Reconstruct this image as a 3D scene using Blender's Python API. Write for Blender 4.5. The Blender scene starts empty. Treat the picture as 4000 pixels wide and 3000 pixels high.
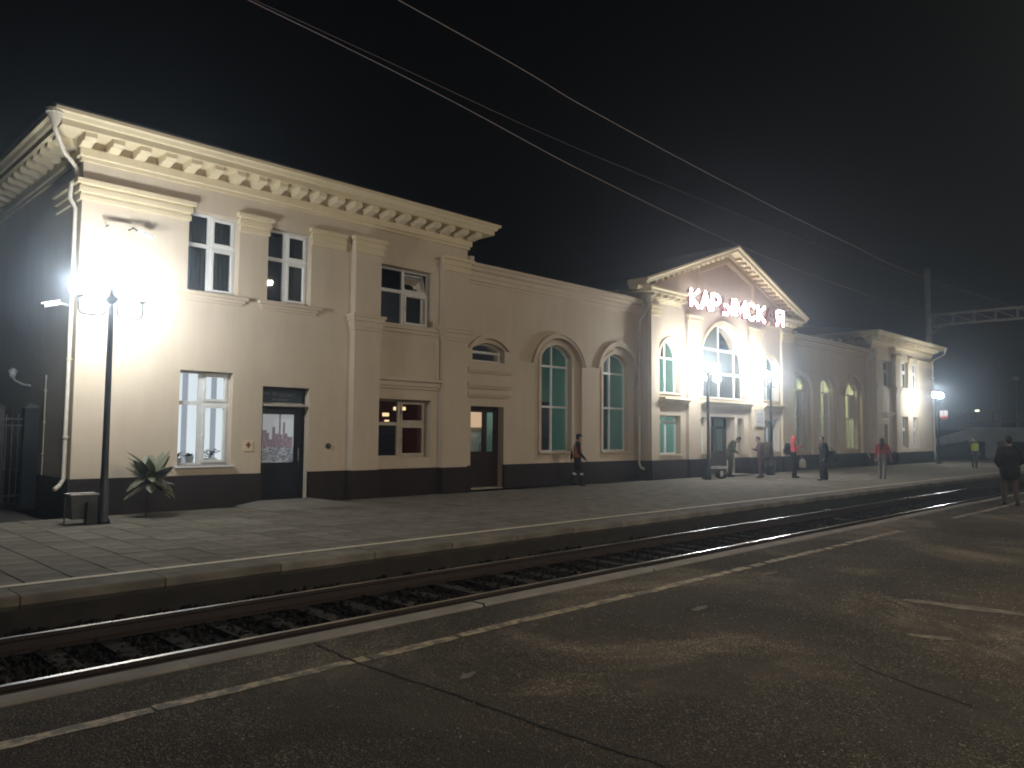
import bpy, bmesh, math, random
import numpy as np
from mathutils import Vector, Matrix
R = math.radians
rnd = random.Random(11)
scene = bpy.context.scene
col = scene.collection

# ------------------------------------------------------------------ camera
cam_d = bpy.data.cameras.new('camera'); cam = bpy.data.objects.new('camera', cam_d); col.objects.link(cam)
cam_d.sensor_width = 36; cam_d.lens = 27.26; cam_d.clip_start = .05; cam_d.clip_end = 3000
_r = Vector((0.70417, -0.70998, 0.00804)); _u = Vector((-0.05085, -0.03914, 0.99794)); _f = Vector((0.70820, 0.70313, 0.06366))
cam.matrix_world = Matrix(((_r.x, _u.x, -_f.x, 0), (_r.y, _u.y, -_f.y, 0), (_r.z, _u.z, -_f.z, 1.75), (0, 0, 0, 1)))
scene.camera = cam
# ------------------------------------------------------------------ night sky, exposure
w = bpy.data.worlds.new('World'); scene.world = w; w.use_nodes = True
bg = w.node_tree.nodes['Background']
bg.inputs['Color'].default_value = (0.62, 0.58, 0.80, 1); bg.inputs['Strength'].default_value = 0.0015
scene.view_settings.view_transform = 'Standard'; scene.view_settings.look = 'None'
scene.view_settings.exposure = 0.0; scene.view_settings.gamma = 1.0
scene.view_settings.use_curve_mapping = False
scene.cycles.use_denoising = True
scene.cycles.max_bounces = 6; scene.cycles.diffuse_bounces = 3; scene.cycles.glossy_bounces = 3
scene.cycles.transparent_max_bounces = 12; scene.cycles.volume_bounces = 0
scene.cycles.sample_clamp_indirect = 4.0
scene.cycles.filter_width = 1.9
LAMP = 310.0          # radiance of a lit station globe
GLARE_HAZE = 0.0048  # density of the volume added to mimic lens glare

# ------------------------------------------------------------------ materials
MATS = {}
def nodes(name):
    m = bpy.data.materials.new(name); m.use_nodes = True
    nt = m.node_tree
    return m, nt, nt.nodes['Principled BSDF']
def N(nt, t, **kw):
    n = nt.nodes.new(t)
    for k, v in kw.items():
        if k in n.inputs: n.inputs[k].default_value = v
        else: setattr(n, k, v)
    return n
def c4(c): return (c[0], c[1], c[2], 1)
def mat(name, c1, c2=None, scale=2.0, rough=.8, bump=0.0, bscale=40, metal=0.0, spec=.3, detail=6, rand=0.0, stretch=None):
    m, nt, b = nodes(name); L = nt.links
    c2 = c2 or tuple(x * .8 for x in c1)
    tc = N(nt, 'ShaderNodeTexCoord')
    src = tc.outputs['Object']
    if stretch:
        mp = N(nt, 'ShaderNodeMapping'); mp.inputs['Scale'].default_value = stretch; L.new(src, mp.inputs['Vector']); src = mp.outputs['Vector']
    no = N(nt, 'ShaderNodeTexNoise', Scale=scale, Detail=detail, Roughness=.6); L.new(src, no.inputs['Vector'])
    rp = N(nt, 'ShaderNodeValToRGB'); rp.color_ramp.elements[0].position = .33; rp.color_ramp.elements[1].position = .68
    rp.color_ramp.elements[0].color = c4(c2); rp.color_ramp.elements[1].color = c4(c1)
    L.new(no.outputs['Fac'], rp.inputs['Fac'])
    out = rp.outputs['Color']
    if rand:
        oi = N(nt, 'ShaderNodeObjectInfo'); mr = N(nt, 'ShaderNodeMapRange'); mr.inputs['To Min'].default_value = 1 - rand; mr.inputs['To Max'].default_value = 1 + rand
        L.new(oi.outputs['Random'], mr.inputs['Value'])
        mx = N(nt, 'ShaderNodeVectorMath', operation='SCALE'); L.new(out, mx.inputs[0]); L.new(mr.outputs[0], mx.inputs['Scale']); out = mx.outputs[0]
    L.new(out, b.inputs['Base Color'])
    b.inputs['Roughness'].default_value = rough; b.inputs['Metallic'].default_value = metal
    b.inputs['Specular IOR Level'].default_value = spec
    if bump:
        n2 = N(nt, 'ShaderNodeTexNoise', Scale=bscale, Detail=4); L.new(tc.outputs['Object'], n2.inputs['Vector'])
        bp = N(nt, 'ShaderNodeBump', Strength=bump, Distance=.05 if name.startswith('cloth') else .01); L.new(n2.outputs['Fac'], bp.inputs['Height']); L.new(bp.outputs['Normal'], b.inputs['Normal'])
    MATS[name] = m
    return m
def emit(name, colr, s):
    m = bpy.data.materials.new(name); m.use_nodes = True; nt = m.node_tree
    nt.nodes.remove(nt.nodes['Principled BSDF'])
    e = N(nt, 'ShaderNodeEmission'); e.inputs['Color'].default_value = c4(colr); e.inputs['Strength'].default_value = s
    nt.links.new(e.outputs[0], nt.nodes['Material Output'].inputs['Surface'])
    MATS[name] = m; return m
def glass(name, tint=(.92, .96, .95)):
    m = bpy.data.materials.new(name); m.use_nodes = True; nt = m.node_tree
    nt.nodes.remove(nt.nodes['Principled BSDF'])
    t = N(nt, 'ShaderNodeBsdfTransparent'); t.inputs['Color'].default_value = c4(tint)
    g = N(nt, 'ShaderNodeBsdfGlossy', Roughness=.015); g.inputs['Color'].default_value = (1, 1, 1, 1)
    fr = N(nt, 'ShaderNodeFresnel', IOR=1.75); mx = N(nt, 'ShaderNodeMixShader')
    L = nt.links; L.new(fr.outputs[0], mx.inputs[0]); L.new(t.outputs[0], mx.inputs[1]); L.new(g.outputs[0], mx.inputs[2])
    L.new(mx.outputs[0], nt.nodes['Material Output'].inputs['Surface'])
    MATS[name] = m; return m

def plaster(name, c1, c2):
    # painted render: broad tone drift, vertical rain streaks, fine grain
    m, nt, b = nodes(name); L = nt.links
    tc = N(nt, 'ShaderNodeTexCoord')
    n1 = N(nt, 'ShaderNodeTexNoise', Scale=.55, Detail=7, Roughness=.62); L.new(tc.outputs['Object'], n1.inputs['Vector'])
    mp = N(nt, 'ShaderNodeMapping'); mp.inputs['Scale'].default_value = (1.6, 1.6, .25); L.new(tc.outputs['Object'], mp.inputs['Vector'])
    n2 = N(nt, 'ShaderNodeTexNoise', Scale=1.6, Detail=6, Roughness=.65); L.new(mp.outputs[0], n2.inputs['Vector'])
    ad = N(nt, 'ShaderNodeMath', operation='ADD'); L.new(n1.outputs['Fac'], ad.inputs[0]); L.new(n2.outputs['Fac'], ad.inputs[1])
    rp = N(nt, 'ShaderNodeValToRGB'); rp.color_ramp.elements[0].position = .36; rp.color_ramp.elements[1].position = .62
    rp.color_ramp.elements[0].color = c4(c2); rp.color_ramp.elements[1].color = c4(c1)
    ml = N(nt, 'ShaderNodeMath', operation='MULTIPLY'); ml.inputs[1].default_value = .5
    L.new(ad.outputs[0], ml.inputs[0]); L.new(ml.outputs[0], rp.inputs['Fac']); L.new(rp.outputs['Color'], b.inputs['Base Color'])
    b.inputs['Roughness'].default_value = .85; b.inputs['Specular IOR Level'].default_value = .2
    n3 = N(nt, 'ShaderNodeTexNoise', Scale=22, Detail=5); L.new(tc.outputs['Object'], n3.inputs['Vector'])
    n4 = N(nt, 'ShaderNodeTexNoise', Scale=1.1, Detail=2); L.new(tc.outputs['Object'], n4.inputs['Vector'])
    mx = N(nt, 'ShaderNodeMath', operation='MULTIPLY_ADD'); mx.inputs[1].default_value = 6; L.new(n4.outputs['Fac'], mx.inputs[0]); L.new(n3.outputs['Fac'], mx.inputs[2])
    bp = N(nt, 'ShaderNodeBump', Strength=.35, Distance=.008); L.new(mx.outputs[0], bp.inputs['Height']); L.new(bp.outputs[0], b.inputs['Normal'])
    MATS[name] = m; return m
plaster('wall_paint', (.60, .505, .385), (.53, .44, .33))
plaster('trim_paint', (.70, .595, .40), (.62, .52, .34))
plaster('plinth_paint', (.034, .024, .022), (.022, .016, .015))
mat('roof_metal', (.035, .04, .045), (.02, .024, .028), 1.5, .55, metal=.3)
mat('white_frame', (.74, .74, .72), (.66, .66, .64), 4, .4)
mat('brown_door', (.03, .018, .014), (.02, .012, .01), 5, .45)
mat('black_door', (.012, .013, .02), (.008, .009, .014), 5, .4)
mat('pipe_paint', (.58, .52, .42), (.45, .40, .32), 5, .5)
mat('lamp_iron', (.012, .014, .016), (.008, .009, .01), 6, .45, spec=.5)
mat('white_plastic', (.62, .62, .6), (.5, .5, .48), 6, .45)
mat('dark_room', (.045, .045, .05), (.03, .03, .034), 1, .9)
mat('curtain', (.16, .165, .16), (.09, .095, .10), 2.5, .9, stretch=(9, 9, .3))
mat('teal_room', (.24, .42, .36), (.20, .36, .31), 1.2, .9)
mat('yellow_room', (.42, .42, .26), (.36, .36, .22), 1.2, .9)
mat('red_room', (.50, .06, .07), (.40, .045, .055), 1.2, .9)
mat('pale_room', (.45, .45, .42), (.38, .38, .36), 1.2, .9)
mat('pot_white', (.7, .7, .68), (.6, .6, .58), 8, .5)
mat('leaf_dark', (.045, .075, .04), (.025, .045, .025), 12, .35, spec=.6)
mat('leaf_grey', (.20, .205, .13), (.09, .105, .065), 9, .35, spec=.6)
mat('concrete', (.24, .225, .195), (.16, .15, .13), 2.2, .85, .4, 30)
mat('pale_concrete', (.50, .49, .45), (.36, .35, .32), 1.2, .85, .4, 20)
mat('concrete_pole', (.46, .46, .42), (.36, .36, .33), 1.5, .85, .3, 25)
mat('slab_concrete', (.195, .178, .145), (.105, .095, .076), 2.6, .9, .5, 34, spec=.12, rand=.2)
mat('joint_dirt', (.035, .03, .025), (.02, .018, .015), 4, .95)
mat('edge_paint', (.55, .50, .36), (.30, .27, .20), 5, .7)
mat('rail_side', (.035, .024, .018), (.02, .014, .011), 8, .7)
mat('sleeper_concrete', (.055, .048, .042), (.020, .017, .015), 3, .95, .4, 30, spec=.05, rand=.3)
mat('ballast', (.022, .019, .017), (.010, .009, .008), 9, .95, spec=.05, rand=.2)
mat('dark_ground', (.045, .042, .035), (.03, .028, .024), .6, .95, .5, 6)
mat('tar', (.012, .011, .010), (.008, .008, .007), 6, .7)
mat('patch', (.19, .175, .14), (.10, .09, .075), 6, .95, .6, 40, spec=.1)
mat('bin_metal', (.10, .105, .10), (.07, .072, .07), 5, .5, metal=.3)
mat('wire', (.30, .28, .28), (.24, .22, .22), 4, .5, metal=.2)
mat('steel_truss', (.36, .32, .28), (.24, .21, .18), 4, .7)
mat('camera_white', (.7, .7, .7), (.6, .6, .6), 6, .4)
mat('sign_blue', (.022, .038, .052), (.018, .03, .042), 3, .5)
mat('sign_grey_text', (.20, .22, .24), (.18, .2, .22), 6, .6)
mat('plaque_white', (.62, .60, .58), (.55, .53, .5), 3, .5)
mat('sign_red', (.55, .03, .03), (.45, .025, .025), 4, .5)
mat('sign_shell', (.16, .035, .03), (.10, .025, .022), 5, .6)
mat('neon_off', (.30, .20, .18), (.25, .16, .15), 5, .4)
mat('steel', (.55, .55, .56), (.48, .48, .49), 8, .25, metal=1.0)
glass('window_glass')
emit('globe_light', (.93, .975, 1.0), LAMP)
emit('neon_pink', (1.0, .76, .79), 38)
emit('tube_light', (.93, 1.0, .98), 42)
emit('hall_light', (1.0, .98, .80), 90)
emit('warm_bulb', (1.0, .70, .36), 1.5)
emit('blind_glow', (.88, .94, 1.0), 1.0)  # slats emit in place of lamplight behind the blinds
emit('blind_glow_dim', (.80, .85, .98), .45)
emit('flood_light', (1.0, .86, .71), 1300)
emit('far_lamp_light', (.85, 1.0, .75), 3)
emit('warm_pane_glow', (1.0, .66, .42), .75)
emit('advert_green', (.42, .85, .25), .42)
emit('screen_cyan', (.30, .85, 1.0), 1.0)

def asphalt():
    m, nt, b = nodes('asphalt'); L = nt.links
    tc = N(nt, 'ShaderNodeTexCoord'); o = tc.outputs['Object']
    n1 = N(nt, 'ShaderNodeTexNoise', Scale=.42, Detail=8, Roughness=.63); n1.inputs['Distortion'].default_value = .6; L.new(o, n1.inputs['Vector'])
    r1 = N(nt, 'ShaderNodeValToRGB'); e = r1.color_ramp.elements; e[0].position = .36; e[0].color = (.038, .034, .027, 1); e[1].position = .64; e[1].color = (.145, .126, .096, 1)
    em = r1.color_ramp.elements.new(.53); em.color = (.062, .055, .043, 1)
    L.new(n1.outputs['Fac'], r1.inputs['Fac'])
    v = N(nt, 'ShaderNodeTexVoronoi', Scale=95); v.feature = 'F1'; L.new(o, v.inputs['Vector'])
    # each aggregate stone gets its own tone
    sx = N(nt, 'ShaderNodeSeparateColor'); L.new(v.outputs['Color'], sx.inputs[0])
    r2 = N(nt, 'ShaderNodeValToRGB'); e = r2.color_ramp.elements; e[0].position = 0; e[0].color = (.40, .40, .40, 1); e[1].position = 1; e[1].color = (4.2, 4.0, 3.5, 1)
    e2 = r2.color_ramp.elements.new(.62); e2.color = (.9, .9, .9, 1); e3 = r2.color_ramp.elements.new(.90); e3.color = (1.6, 1.55, 1.45, 1)
    L.new(sx.outputs[0], r2.inputs['Fac'])
    n3 = N(nt, 'ShaderNodeTexNoise', Scale=.8, Detail=3); L.new(o, n3.inputs['Vector'])
    r3 = N(nt, 'ShaderNodeValToRGB'); r3.color_ramp.elements[0].position = .38; r3.color_ramp.elements[1].position = .56; r3.color_ramp.elements[0].color = (.35, .35, .35, 1); L.new(n3.outputs['Fac'], r3.inputs['Fac'])
    mx = N(nt, 'ShaderNodeMix', data_type='RGBA', blend_type='MULTIPLY'); L.new(r3.outputs['Color'], mx.inputs['Factor']); L.new(r1.outputs['Color'], mx.inputs['A']); L.new(r2.outputs['Color'], mx.inputs['B'])
    L.new(mx.outputs['Result'], b.inputs['Base Color'])
    b.inputs['Roughness'].default_value = .88; b.inputs['Specular IOR Level'].default_value = .15
    n5 = N(nt, 'ShaderNodeTexNoise', Scale=2.2, Detail=6); L.new(o, n5.inputs['Vector'])
    ad = N(nt, 'ShaderNodeMath', operation='MULTIPLY_ADD'); ad.inputs[1].default_value = 5.0; L.new(n5.outputs['Fac'], ad.inputs[0]); L.new(v.outputs['Distance'], ad.inputs[2])
    bp = N(nt, 'ShaderNodeBump', Strength=.9, Distance=.008); L.new(ad.outputs[0], bp.inputs['Height']); L.new(bp.outputs[0], b.inputs['Normal'])
    MATS['asphalt'] = m
asphalt()
def worn_paint(name, pc, base, thr):
    m, nt, b = nodes(name); L = nt.links
    tc = N(nt, 'ShaderNodeTexCoord')
    n1 = N(nt, 'ShaderNodeTexNoise', Scale=7, Detail=8, Roughness=.7); L.new(tc.outputs['Object'], n1.inputs['Vector'])
    r = N(nt, 'ShaderNodeValToRGB'); r.color_ramp.elements[0].position = thr; r.color_ramp.elements[1].position = thr + .12
    r.color_ramp.elements[0].color = c4(base); r.color_ramp.elements[1].color = c4(pc)
    L.new(n1.outputs['Fac'], r.inputs['Fac']); L.new(r.outputs['Color'], b.inputs['Base Color']); b.inputs['Roughness'].default_value = .75
    MATS[name] = m
worn_paint('worn_yellow', (.36, .30, .19), (.10, .09, .07), .45)
worn_paint('line_paint', (.56, .50, .36), (.26, .24, .19), .33)
def rail_mat():
    m, nt, b = nodes('rail_head'); b.inputs['Base Color'].default_value = (.62, .62, .62, 1); b.inputs['Metallic'].default_value = 1; b.inputs['Roughness'].default_value = .22
    MATS['rail_head'] = m
rail_mat()
def poster_mat():
    # printed city skyline: pale sky, violet towers rising to uneven heights, a terrace rail in front
    m, nt, b = nodes('poster_print'); L = nt.links
    tc = N(nt, 'ShaderNodeTexCoord'); sp = N(nt, 'ShaderNodeSeparateXYZ'); L.new(tc.outputs['Object'], sp.inputs[0])
    def steps(xs, base):
        acc = None
        for (x0, x1, h) in xs:
            a = N(nt, 'ShaderNodeMath', operation='GREATER_THAN'); a.inputs[1].default_value = x0; L.new(sp.outputs['X'], a.inputs[0])
            c = N(nt, 'ShaderNodeMath', operation='LESS_THAN'); c.inputs[1].default_value = x1; L.new(sp.outputs['X'], c.inputs[0])
            d = N(nt, 'ShaderNodeMath', operation='LESS_THAN'); d.inputs[1].default_value = h; L.new(sp.outputs['Z'], d.inputs[0])
            p = N(nt, 'ShaderNodeMath', operation='MULTIPLY'); L.new(a.outputs[0], p.inputs[0]); L.new(c.outputs[0], p.inputs[1])
            q = N(nt, 'ShaderNodeMath', operation='MULTIPLY'); L.new(p.outputs[0], q.inputs[0]); L.new(d.outputs[0], q.inputs[1])
            if acc is None: acc = q
            else:
                s = N(nt, 'ShaderNodeMath', operation='MAXIMUM'); L.new(acc.outputs[0], s.inputs[0]); L.new(q.outputs[0], s.inputs[1]); acc = s
        return acc
    tow = steps([(-.42, -.30, .20), (-.30, -.24, .14), (-.16, -.08, .28), (-.08, .02, .12), (.02, .07, .62), (.07, .12, .10), (.13, .19, .40), (.19, .26, .12), (.26, .40, .04), (-.42, .40, -.02)], 0)
    n1 = N(nt, 'ShaderNodeTexNoise', Scale=26, Detail=4); L.new(tc.outputs['Object'], n1.inputs['Vector'])
    rs = N(nt, 'ShaderNodeValToRGB'); e = rs.color_ramp.elements; e[0].color = (.14, .11, .15, 1); e[1].color = (.34, .27, .31, 1); e[0].position = .35; e[1].position = .7
    L.new(n1.outputs['Fac'], rs.inputs['Fac'])
    br = N(nt, 'ShaderNodeTexBrick', Scale=9); br.inputs['Color1'].default_value = (.45, .5, .55, 1); br.inputs['Color2'].default_value = (.10, .11, .13, 1); br.inputs['Mortar'].default_value = (.06, .07, .08, 1)
    sw = N(nt, 'ShaderNodeCombineXYZ'); L.new(sp.outputs['X'], sw.inputs[0]); L.new(sp.outputs['Z'], sw.inputs[1]); L.new(sw.outputs[0], br.inputs['Vector'])
    m1 = N(nt, 'ShaderNodeMix', data_type='RGBA'); m1.inputs['A'].default_value = (.52, .58, .62, 1); L.new(tow.outputs[0], m1.inputs['Factor']); L.new(rs.outputs[0], m1.inputs['B'])
    low = N(nt, 'ShaderNodeMath', operation='LESS_THAN'); low.inputs[1].default_value = -.22; L.new(sp.outputs['Z'], low.inputs[0])
    m2 = N(nt, 'ShaderNodeMix', data_type='RGBA'); L.new(low.outputs[0], m2.inputs['Factor']); L.new(m1.outputs['Result'], m2.inputs['A']); L.new(br.outputs['Color'], m2.inputs['B'])
    L.new(m2.outputs['Result'], b.inputs['Base Color']); b.inputs['Roughness'].default_value = .5
    L.new(m2.outputs['Result'], b.inputs['Emission Color']); b.inputs['Emission Strength'].default_value = .30   # the print also emits its own colours faintly
    MATS['poster_print'] = m
poster_mat()

# ------------------------------------------------------------------ mesh helpers
ORG = {}
class MB:
    def __init__(s): s.v = []; s.f = []
    def add(s, vs, fs):
        o = len(s.v); s.v += [tuple(p) for p in vs]; s.f += [tuple(i + o for i in f) for f in fs]; return s
    def box(s, x0, x1, y0, y1, z0, z1):
        vs = [(x, y, z) for x in (x0, x1) for y in (y0, y1) for z in (z0, z1)]
        return s.add(vs, [(0, 1, 3, 2), (4, 6, 7, 5), (0, 4, 5, 1), (2, 3, 7, 6), (0, 2, 6, 4), (1, 5, 7, 3)])
    def quad(s, *p): return s.add(p, [tuple(range(len(p)))])
    def prism(s, poly, axis, a0, a1):
        n = len(poly)
        def P(q, a): return {'x': (a, q[0], q[1]), 'y': (q[0], a, q[1]), 'z': (q[0], q[1], a)}[axis]
        vs = [P(q, a0) for q in poly] + [P(q, a1) for q in poly]
        fs = [tuple(range(n - 1, -1, -1)), tuple(range(n, 2 * n))] + [(i, (i + 1) % n, n + (i + 1) % n, n + i) for i in range(n)]
        return s.add(vs, fs)
    def tube(s, pts, r, n=8, caps=True):
        pts = [Vector(p) for p in pts]; k = len(pts); rs = r if isinstance(r, (list, tuple)) else [r] * k
        ref = None; vs = []
        for i, p in enumerate(pts):
            t = (pts[min(i + 1, k - 1)] - pts[max(i - 1, 0)]).normalized()
            if ref is None:
                ref = Vector((0, 0, 1)) if abs(t.z) < .9 else Vector((1, 0, 0))
            a = (ref - t * ref.dot(t)).normalized(); b = t.cross(a); ref = a
            for j in range(n):
                q = 2 * math.pi * j / n
                vs.append(p + (a * math.cos(q) + b * math.sin(q)) * rs[i])
        fs = [(i * n + j, i * n + (j + 1) % n, (i + 1) * n + (j + 1) % n, (i + 1) * n + j) for i in range(k - 1) for j in range(n)]
        if caps: fs += [tuple(range(n - 1, -1, -1)), tuple(range((k - 1) * n, k * n))]
        return s.add(vs, fs)
    def lathe(s, prof, c=(0, 0, 0), n=14):
        vs = []
        for r, z in prof:
            for j in range(n):
                q = 2 * math.pi * j / n; vs.append((c[0] + r * math.cos(q), c[1] + r * math.sin(q), c[2] + z))
        k = len(prof)
        fs = [(i * n + j, i * n + (j + 1) % n, (i + 1) * n + (j + 1) % n, (i + 1) * n + j) for i in range(k - 1) for j in range(n)]
        fs += [tuple(range(n - 1, -1, -1)), tuple(range((k - 1) * n, k * n))]
        return s.add(vs, fs)
    def ball(s, c, r, n=12, sq=(1, 1, 1)):
        prof = [(max(r * math.sin(math.pi * i / n), r * .02), -r * math.cos(math.pi * i / n)) for i in range(n + 1)]
        o = len(s.v); s.lathe(prof, (0, 0, 0), n + 2)
        for i in range(o, len(s.v)):
            p = s.v[i]; s.v[i] = (c[0] + p[0] * sq[0], c[1] + p[1] * sq[1], c[2] + p[2] * sq[2])
        return s
    def sweep(s, path, prof, fmap, closed_prof=True):
        # path: 2-D points; outward side is the left-hand normal; prof: (out, h)
        n = len(path); ms = []
        segs = []
        for i in range(n - 1):
            d = (Vector(path[i + 1]) - Vector(path[i])).normalized(); segs.append(Vector((d.y, -d.x)))
        for i in range(n):
            if i == 0: ms.append(segs[0])
            elif i == n - 1: ms.append(segs[-1])
            else: ms.append((segs[i - 1] + segs[i]) / (1 + segs[i - 1].dot(segs[i])))
        k = len(prof); vs = []
        for i in range(n):
            for (o, h) in prof:
                q = Vector(path[i]) + ms[i] * o; vs.append(fmap(q.x, q.y, h))
        kk = k if closed_prof else k - 1
        fs = [(i * k + j, i * k + (j + 1) % k, (i + 1) * k + (j + 1) % k, (i + 1) * k + j) for i in range(n - 1) for j in range(kk)]
        if closed_prof: fs += [tuple(range(k)), tuple(range((n - 1) * k + k - 1, (n - 1) * k - 1, -1))]
        return s.add(vs, fs)
    def mesh(s, name, mt, off=(0, 0, 0), smooth=False):
        me = bpy.data.meshes.new(name)
        me.from_pydata([(v[0] - off[0], v[1] - off[1], v[2] - off[2]) for v in s.v], [], s.f)
        bm = bmesh.new(); bm.from_mesh(me); bmesh.ops.recalc_face_normals(bm, faces=bm.faces); bm.to_mesh(me); bm.free()
        for m_ in (mt if isinstance(mt, (list, tuple)) else [mt]): me.materials.append(MATS[m_])
        if smooth: me.polygons.foreach_set('use_smooth', [True] * len(me.polygons))
        return me
    def build(s, name, mt, parent=None, smooth=False, local=False, **kw):
        off = ORG.get(parent, Vector((0, 0, 0))) if (parent and not local) else Vector((0, 0, 0))
        o = bpy.data.objects.new(name, s.mesh(name, mt, off, smooth)); col.objects.link(o)
        if parent: o.parent = parent
        ORG[o] = off
        for k_, v_ in kw.items(): o[k_] = v_
        return o
def inst(name, me, parent, loc, rot=(0, 0, 0), scale=(1, 1, 1)):
    o = bpy.data.objects.new(name, me); col.objects.link(o); o.parent = parent
    o.location = Vector(loc) - ORG.get(parent, Vector((0, 0, 0))); o.rotation_euler = rot; o.scale = scale
    return o
def thing(name, label, cat, loc, group=None, rz=0):
    o = bpy.data.objects.new(name, None); col.objects.link(o); o.location = loc; o.rotation_euler = (0, 0, rz)
    o.empty_display_size = .2
    o['label'] = label; o['category'] = cat
    if group: o['group'] = group
    ORG[o] = Vector(loc); return o
def tag(o, label, cat, group=None):
    o['label'] = label; o['category'] = cat
    if group: o['group'] = group
    return o
def arc(x0, x1, zs, rise, n=14):
    c = (x0 + x1) / 2; hw = (x1 - x0) / 2; Rr = (hw * hw + rise * rise) / (2 * rise); a0 = math.asin(min(1, hw / Rr)); out = []
    if rise > hw: a0 = math.pi - a0
    for i in range(n + 1):
        a = -a0 + 2 * a0 * i / n; out.append((c + Rr * math.sin(a), zs + rise - Rr + Rr * math.cos(a)))
    return out
def arcz(x, x0, x1, zs, rise):
    c = (x0 + x1) / 2; hw = (x1 - x0) / 2; Rr = (hw * hw + rise * rise) / (2 * rise)
    return zs + rise - Rr + math.sqrt(max(0, Rr * Rr - (x - c) ** 2))
def wall(mb, x0, x1, z0, z1, y, ops):
    """front sheet with openings; ops: (x0,x1,z0,z1,rise,depth)"""
    xs = sorted({x0, x1, *[o[0] for o in ops], *[o[1] for o in ops]}); xs = [x for x in xs if x0 <= x <= x1]
    for i in range(len(xs) - 1):
        a, b = xs[i], xs[i + 1]; m = (a + b) / 2
        hs = sorted([(o[2], o[3]) for o in ops if o[0] < m < o[1]]); z = z0
        for (l, h) in hs:
            if l > z: mb.quad((a, y, z), (b, y, z), (b, y, l), (a, y, l))
            z = h
        if z < z1: mb.quad((a, y, z), (b, y, z), (b, y, z1), (a, y, z1))
    for (a, b, l, h, rise, d) in ops:
        if rise > 0:
            zs = h - rise; p = arc(a, b, zs, rise)
            for i in range(len(p) - 1):
                mb.quad((p[i][0], y, p[i][1]), (p[i + 1][0], y, p[i + 1][1]), (p[i + 1][0], y, h), (p[i][0], y, h))
        else:
            zs = h; p = [(a, h), (b, h)]
        loop = [(a, l)] + p + [(b, l)]
        for i in range(len(loop)):
            q, r = loop[i], loop[(i + 1) % len(loop)]
            mb.quad((q[0], y, q[1]), (r[0], y, r[1]), (r[0], y + d, r[1]), (q[0], y + d, q[1]))
def ring(mb, x0, x1, zs, rise, t, y0, y1, legs=None):
    a = arc(x0, x1, zs, rise); b = arc(x0 - t, x1 + t, zs, rise + t)
    if legs is not None: a = [(x0, legs)] + a + [(x1, legs)]; b = [(x0 - t, legs)] + b + [(x1 + t, legs)]
    n = len(a)
    vs = [(p[0], y, p[1]) for y in (y0, y1) for p in a] + [(p[0], y, p[1]) for y in (y0, y1) for p in b]
    fs = []
    for i in range(n - 1):
        A0, A1, B0, B1 = i, n + i, 2 * n + i, 3 * n + i
        fs += [(A0, A0 + 1, B0 + 1, B0), (A1, B1, B1 + 1, A1 + 1), (A0, A1, A1 + 1, A0 + 1), (B0, B0 + 1, B1 + 1, B1)]
    fs += [(0, 2 * n, 3 * n, n), (n - 1, 2 * n - 1, 4 * n - 1, 3 * n - 1)]
    mb.add(vs, fs)

# ------------------------------------------------------------------ windows
def rect_window(par, x0, x1, z0, z1, y, vs=.46, hs=.63, m='white_frame', curtain=None, tilt=False, sash=True):
    b = .055; f = MB(); mx = x0 + (x1 - x0) * vs; mz = z0 + (z1 - z0) * hs; mw = .05
    f.box(x0, x0 + b, y, y + .07, z0, z1); f.box(x1 - b, x1, y, y + .07, z0, z1); f.box(mx - mw, mx + mw, y, y + .07, z0 + b, z1 - b)
    f.box(x0 + b, x1 - b, y + .001, y + .07, z0, z0 + b); f.box(x0 + b, x1 - b, y + .001, y + .07, z1 - b, z1)
    f.box(x0 + b, mx - mw, y + .001, y + .07, mz - .045, mz + .045); f.box(mx + mw, x1 - b, y + .001, y + .07, mz - .045, mz + .045)
    panes = [(x0 + b, mx - mw, z0 + b, mz - .045), (x0 + b, mx - mw, mz + .045, z1 - b)]
    right = [(mx + mw, x1 - b, z0 + b, mz - .045), (mx + mw, x1 - b, mz + .045, z1 - b)]
    if sash:
        s = .06
        for k, (a, c, l, h) in enumerate(right):
            if tilt and k == 1: continue
            f.box(a, a + s, y - .025, y + .05, l, h); f.box(c - s, c, y - .025, y + .05, l, h); f.box(a + s, c - s, y - .024, y + .05, l, l + s); f.box(a + s, c - s, y - .024, y + .05, h - s, h)
            f.box(a + .012, a + .03, y - .06, y - .025, (l + h) / 2 - .06, (l + h) / 2 + .06)
        right = [(a + s, c - s, l + s, h - s) for (a, c, l, h) in right]
    o = f.build('window', m, par)
    for k, (a, c, l, h) in enumerate(panes + right):
        if tilt and k == 3: continue
        MB().quad((a, y + .035, l), (c, y + .035, l), (c, y + .035, h), (a, y + .035, h)).build('pane', 'window_glass', o)
    if tilt:   # upper right light tilted inwards at the top
        a, c, l, h = right[1]; a -= .06; c += .06; l -= .06; h += .06
        t = MB(); dy = .16; s = .06
        def pt(x, z): return (x, y + .03 + dy * (z - l) / (h - l), z)
        for (p, q, e, g) in ((a, a + s, l, h), (c - s, c, l, h), (a + s, c - s, l, l + s), (a + s, c - s, h - s, h)):
            A = [pt(p, e), pt(q, e), pt(q, g), pt(p, g)]; B = [(v[0], v[1] + .05, v[2]) for v in A]
            t.add(A + B, [(0, 1, 2, 3), (4, 7, 6, 5), (0, 4, 5, 1), (1, 5, 6, 2), (2, 6, 7, 3), (3, 7, 4, 0)])
        ts = t.build('tilted_sash', m, o)
        MB().quad(pt(a + s, l + s), pt(c - s, l + s), pt(c - s, h - s), pt(a + s, h - s)).build('pane', 'window_glass', o)
    return o
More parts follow.
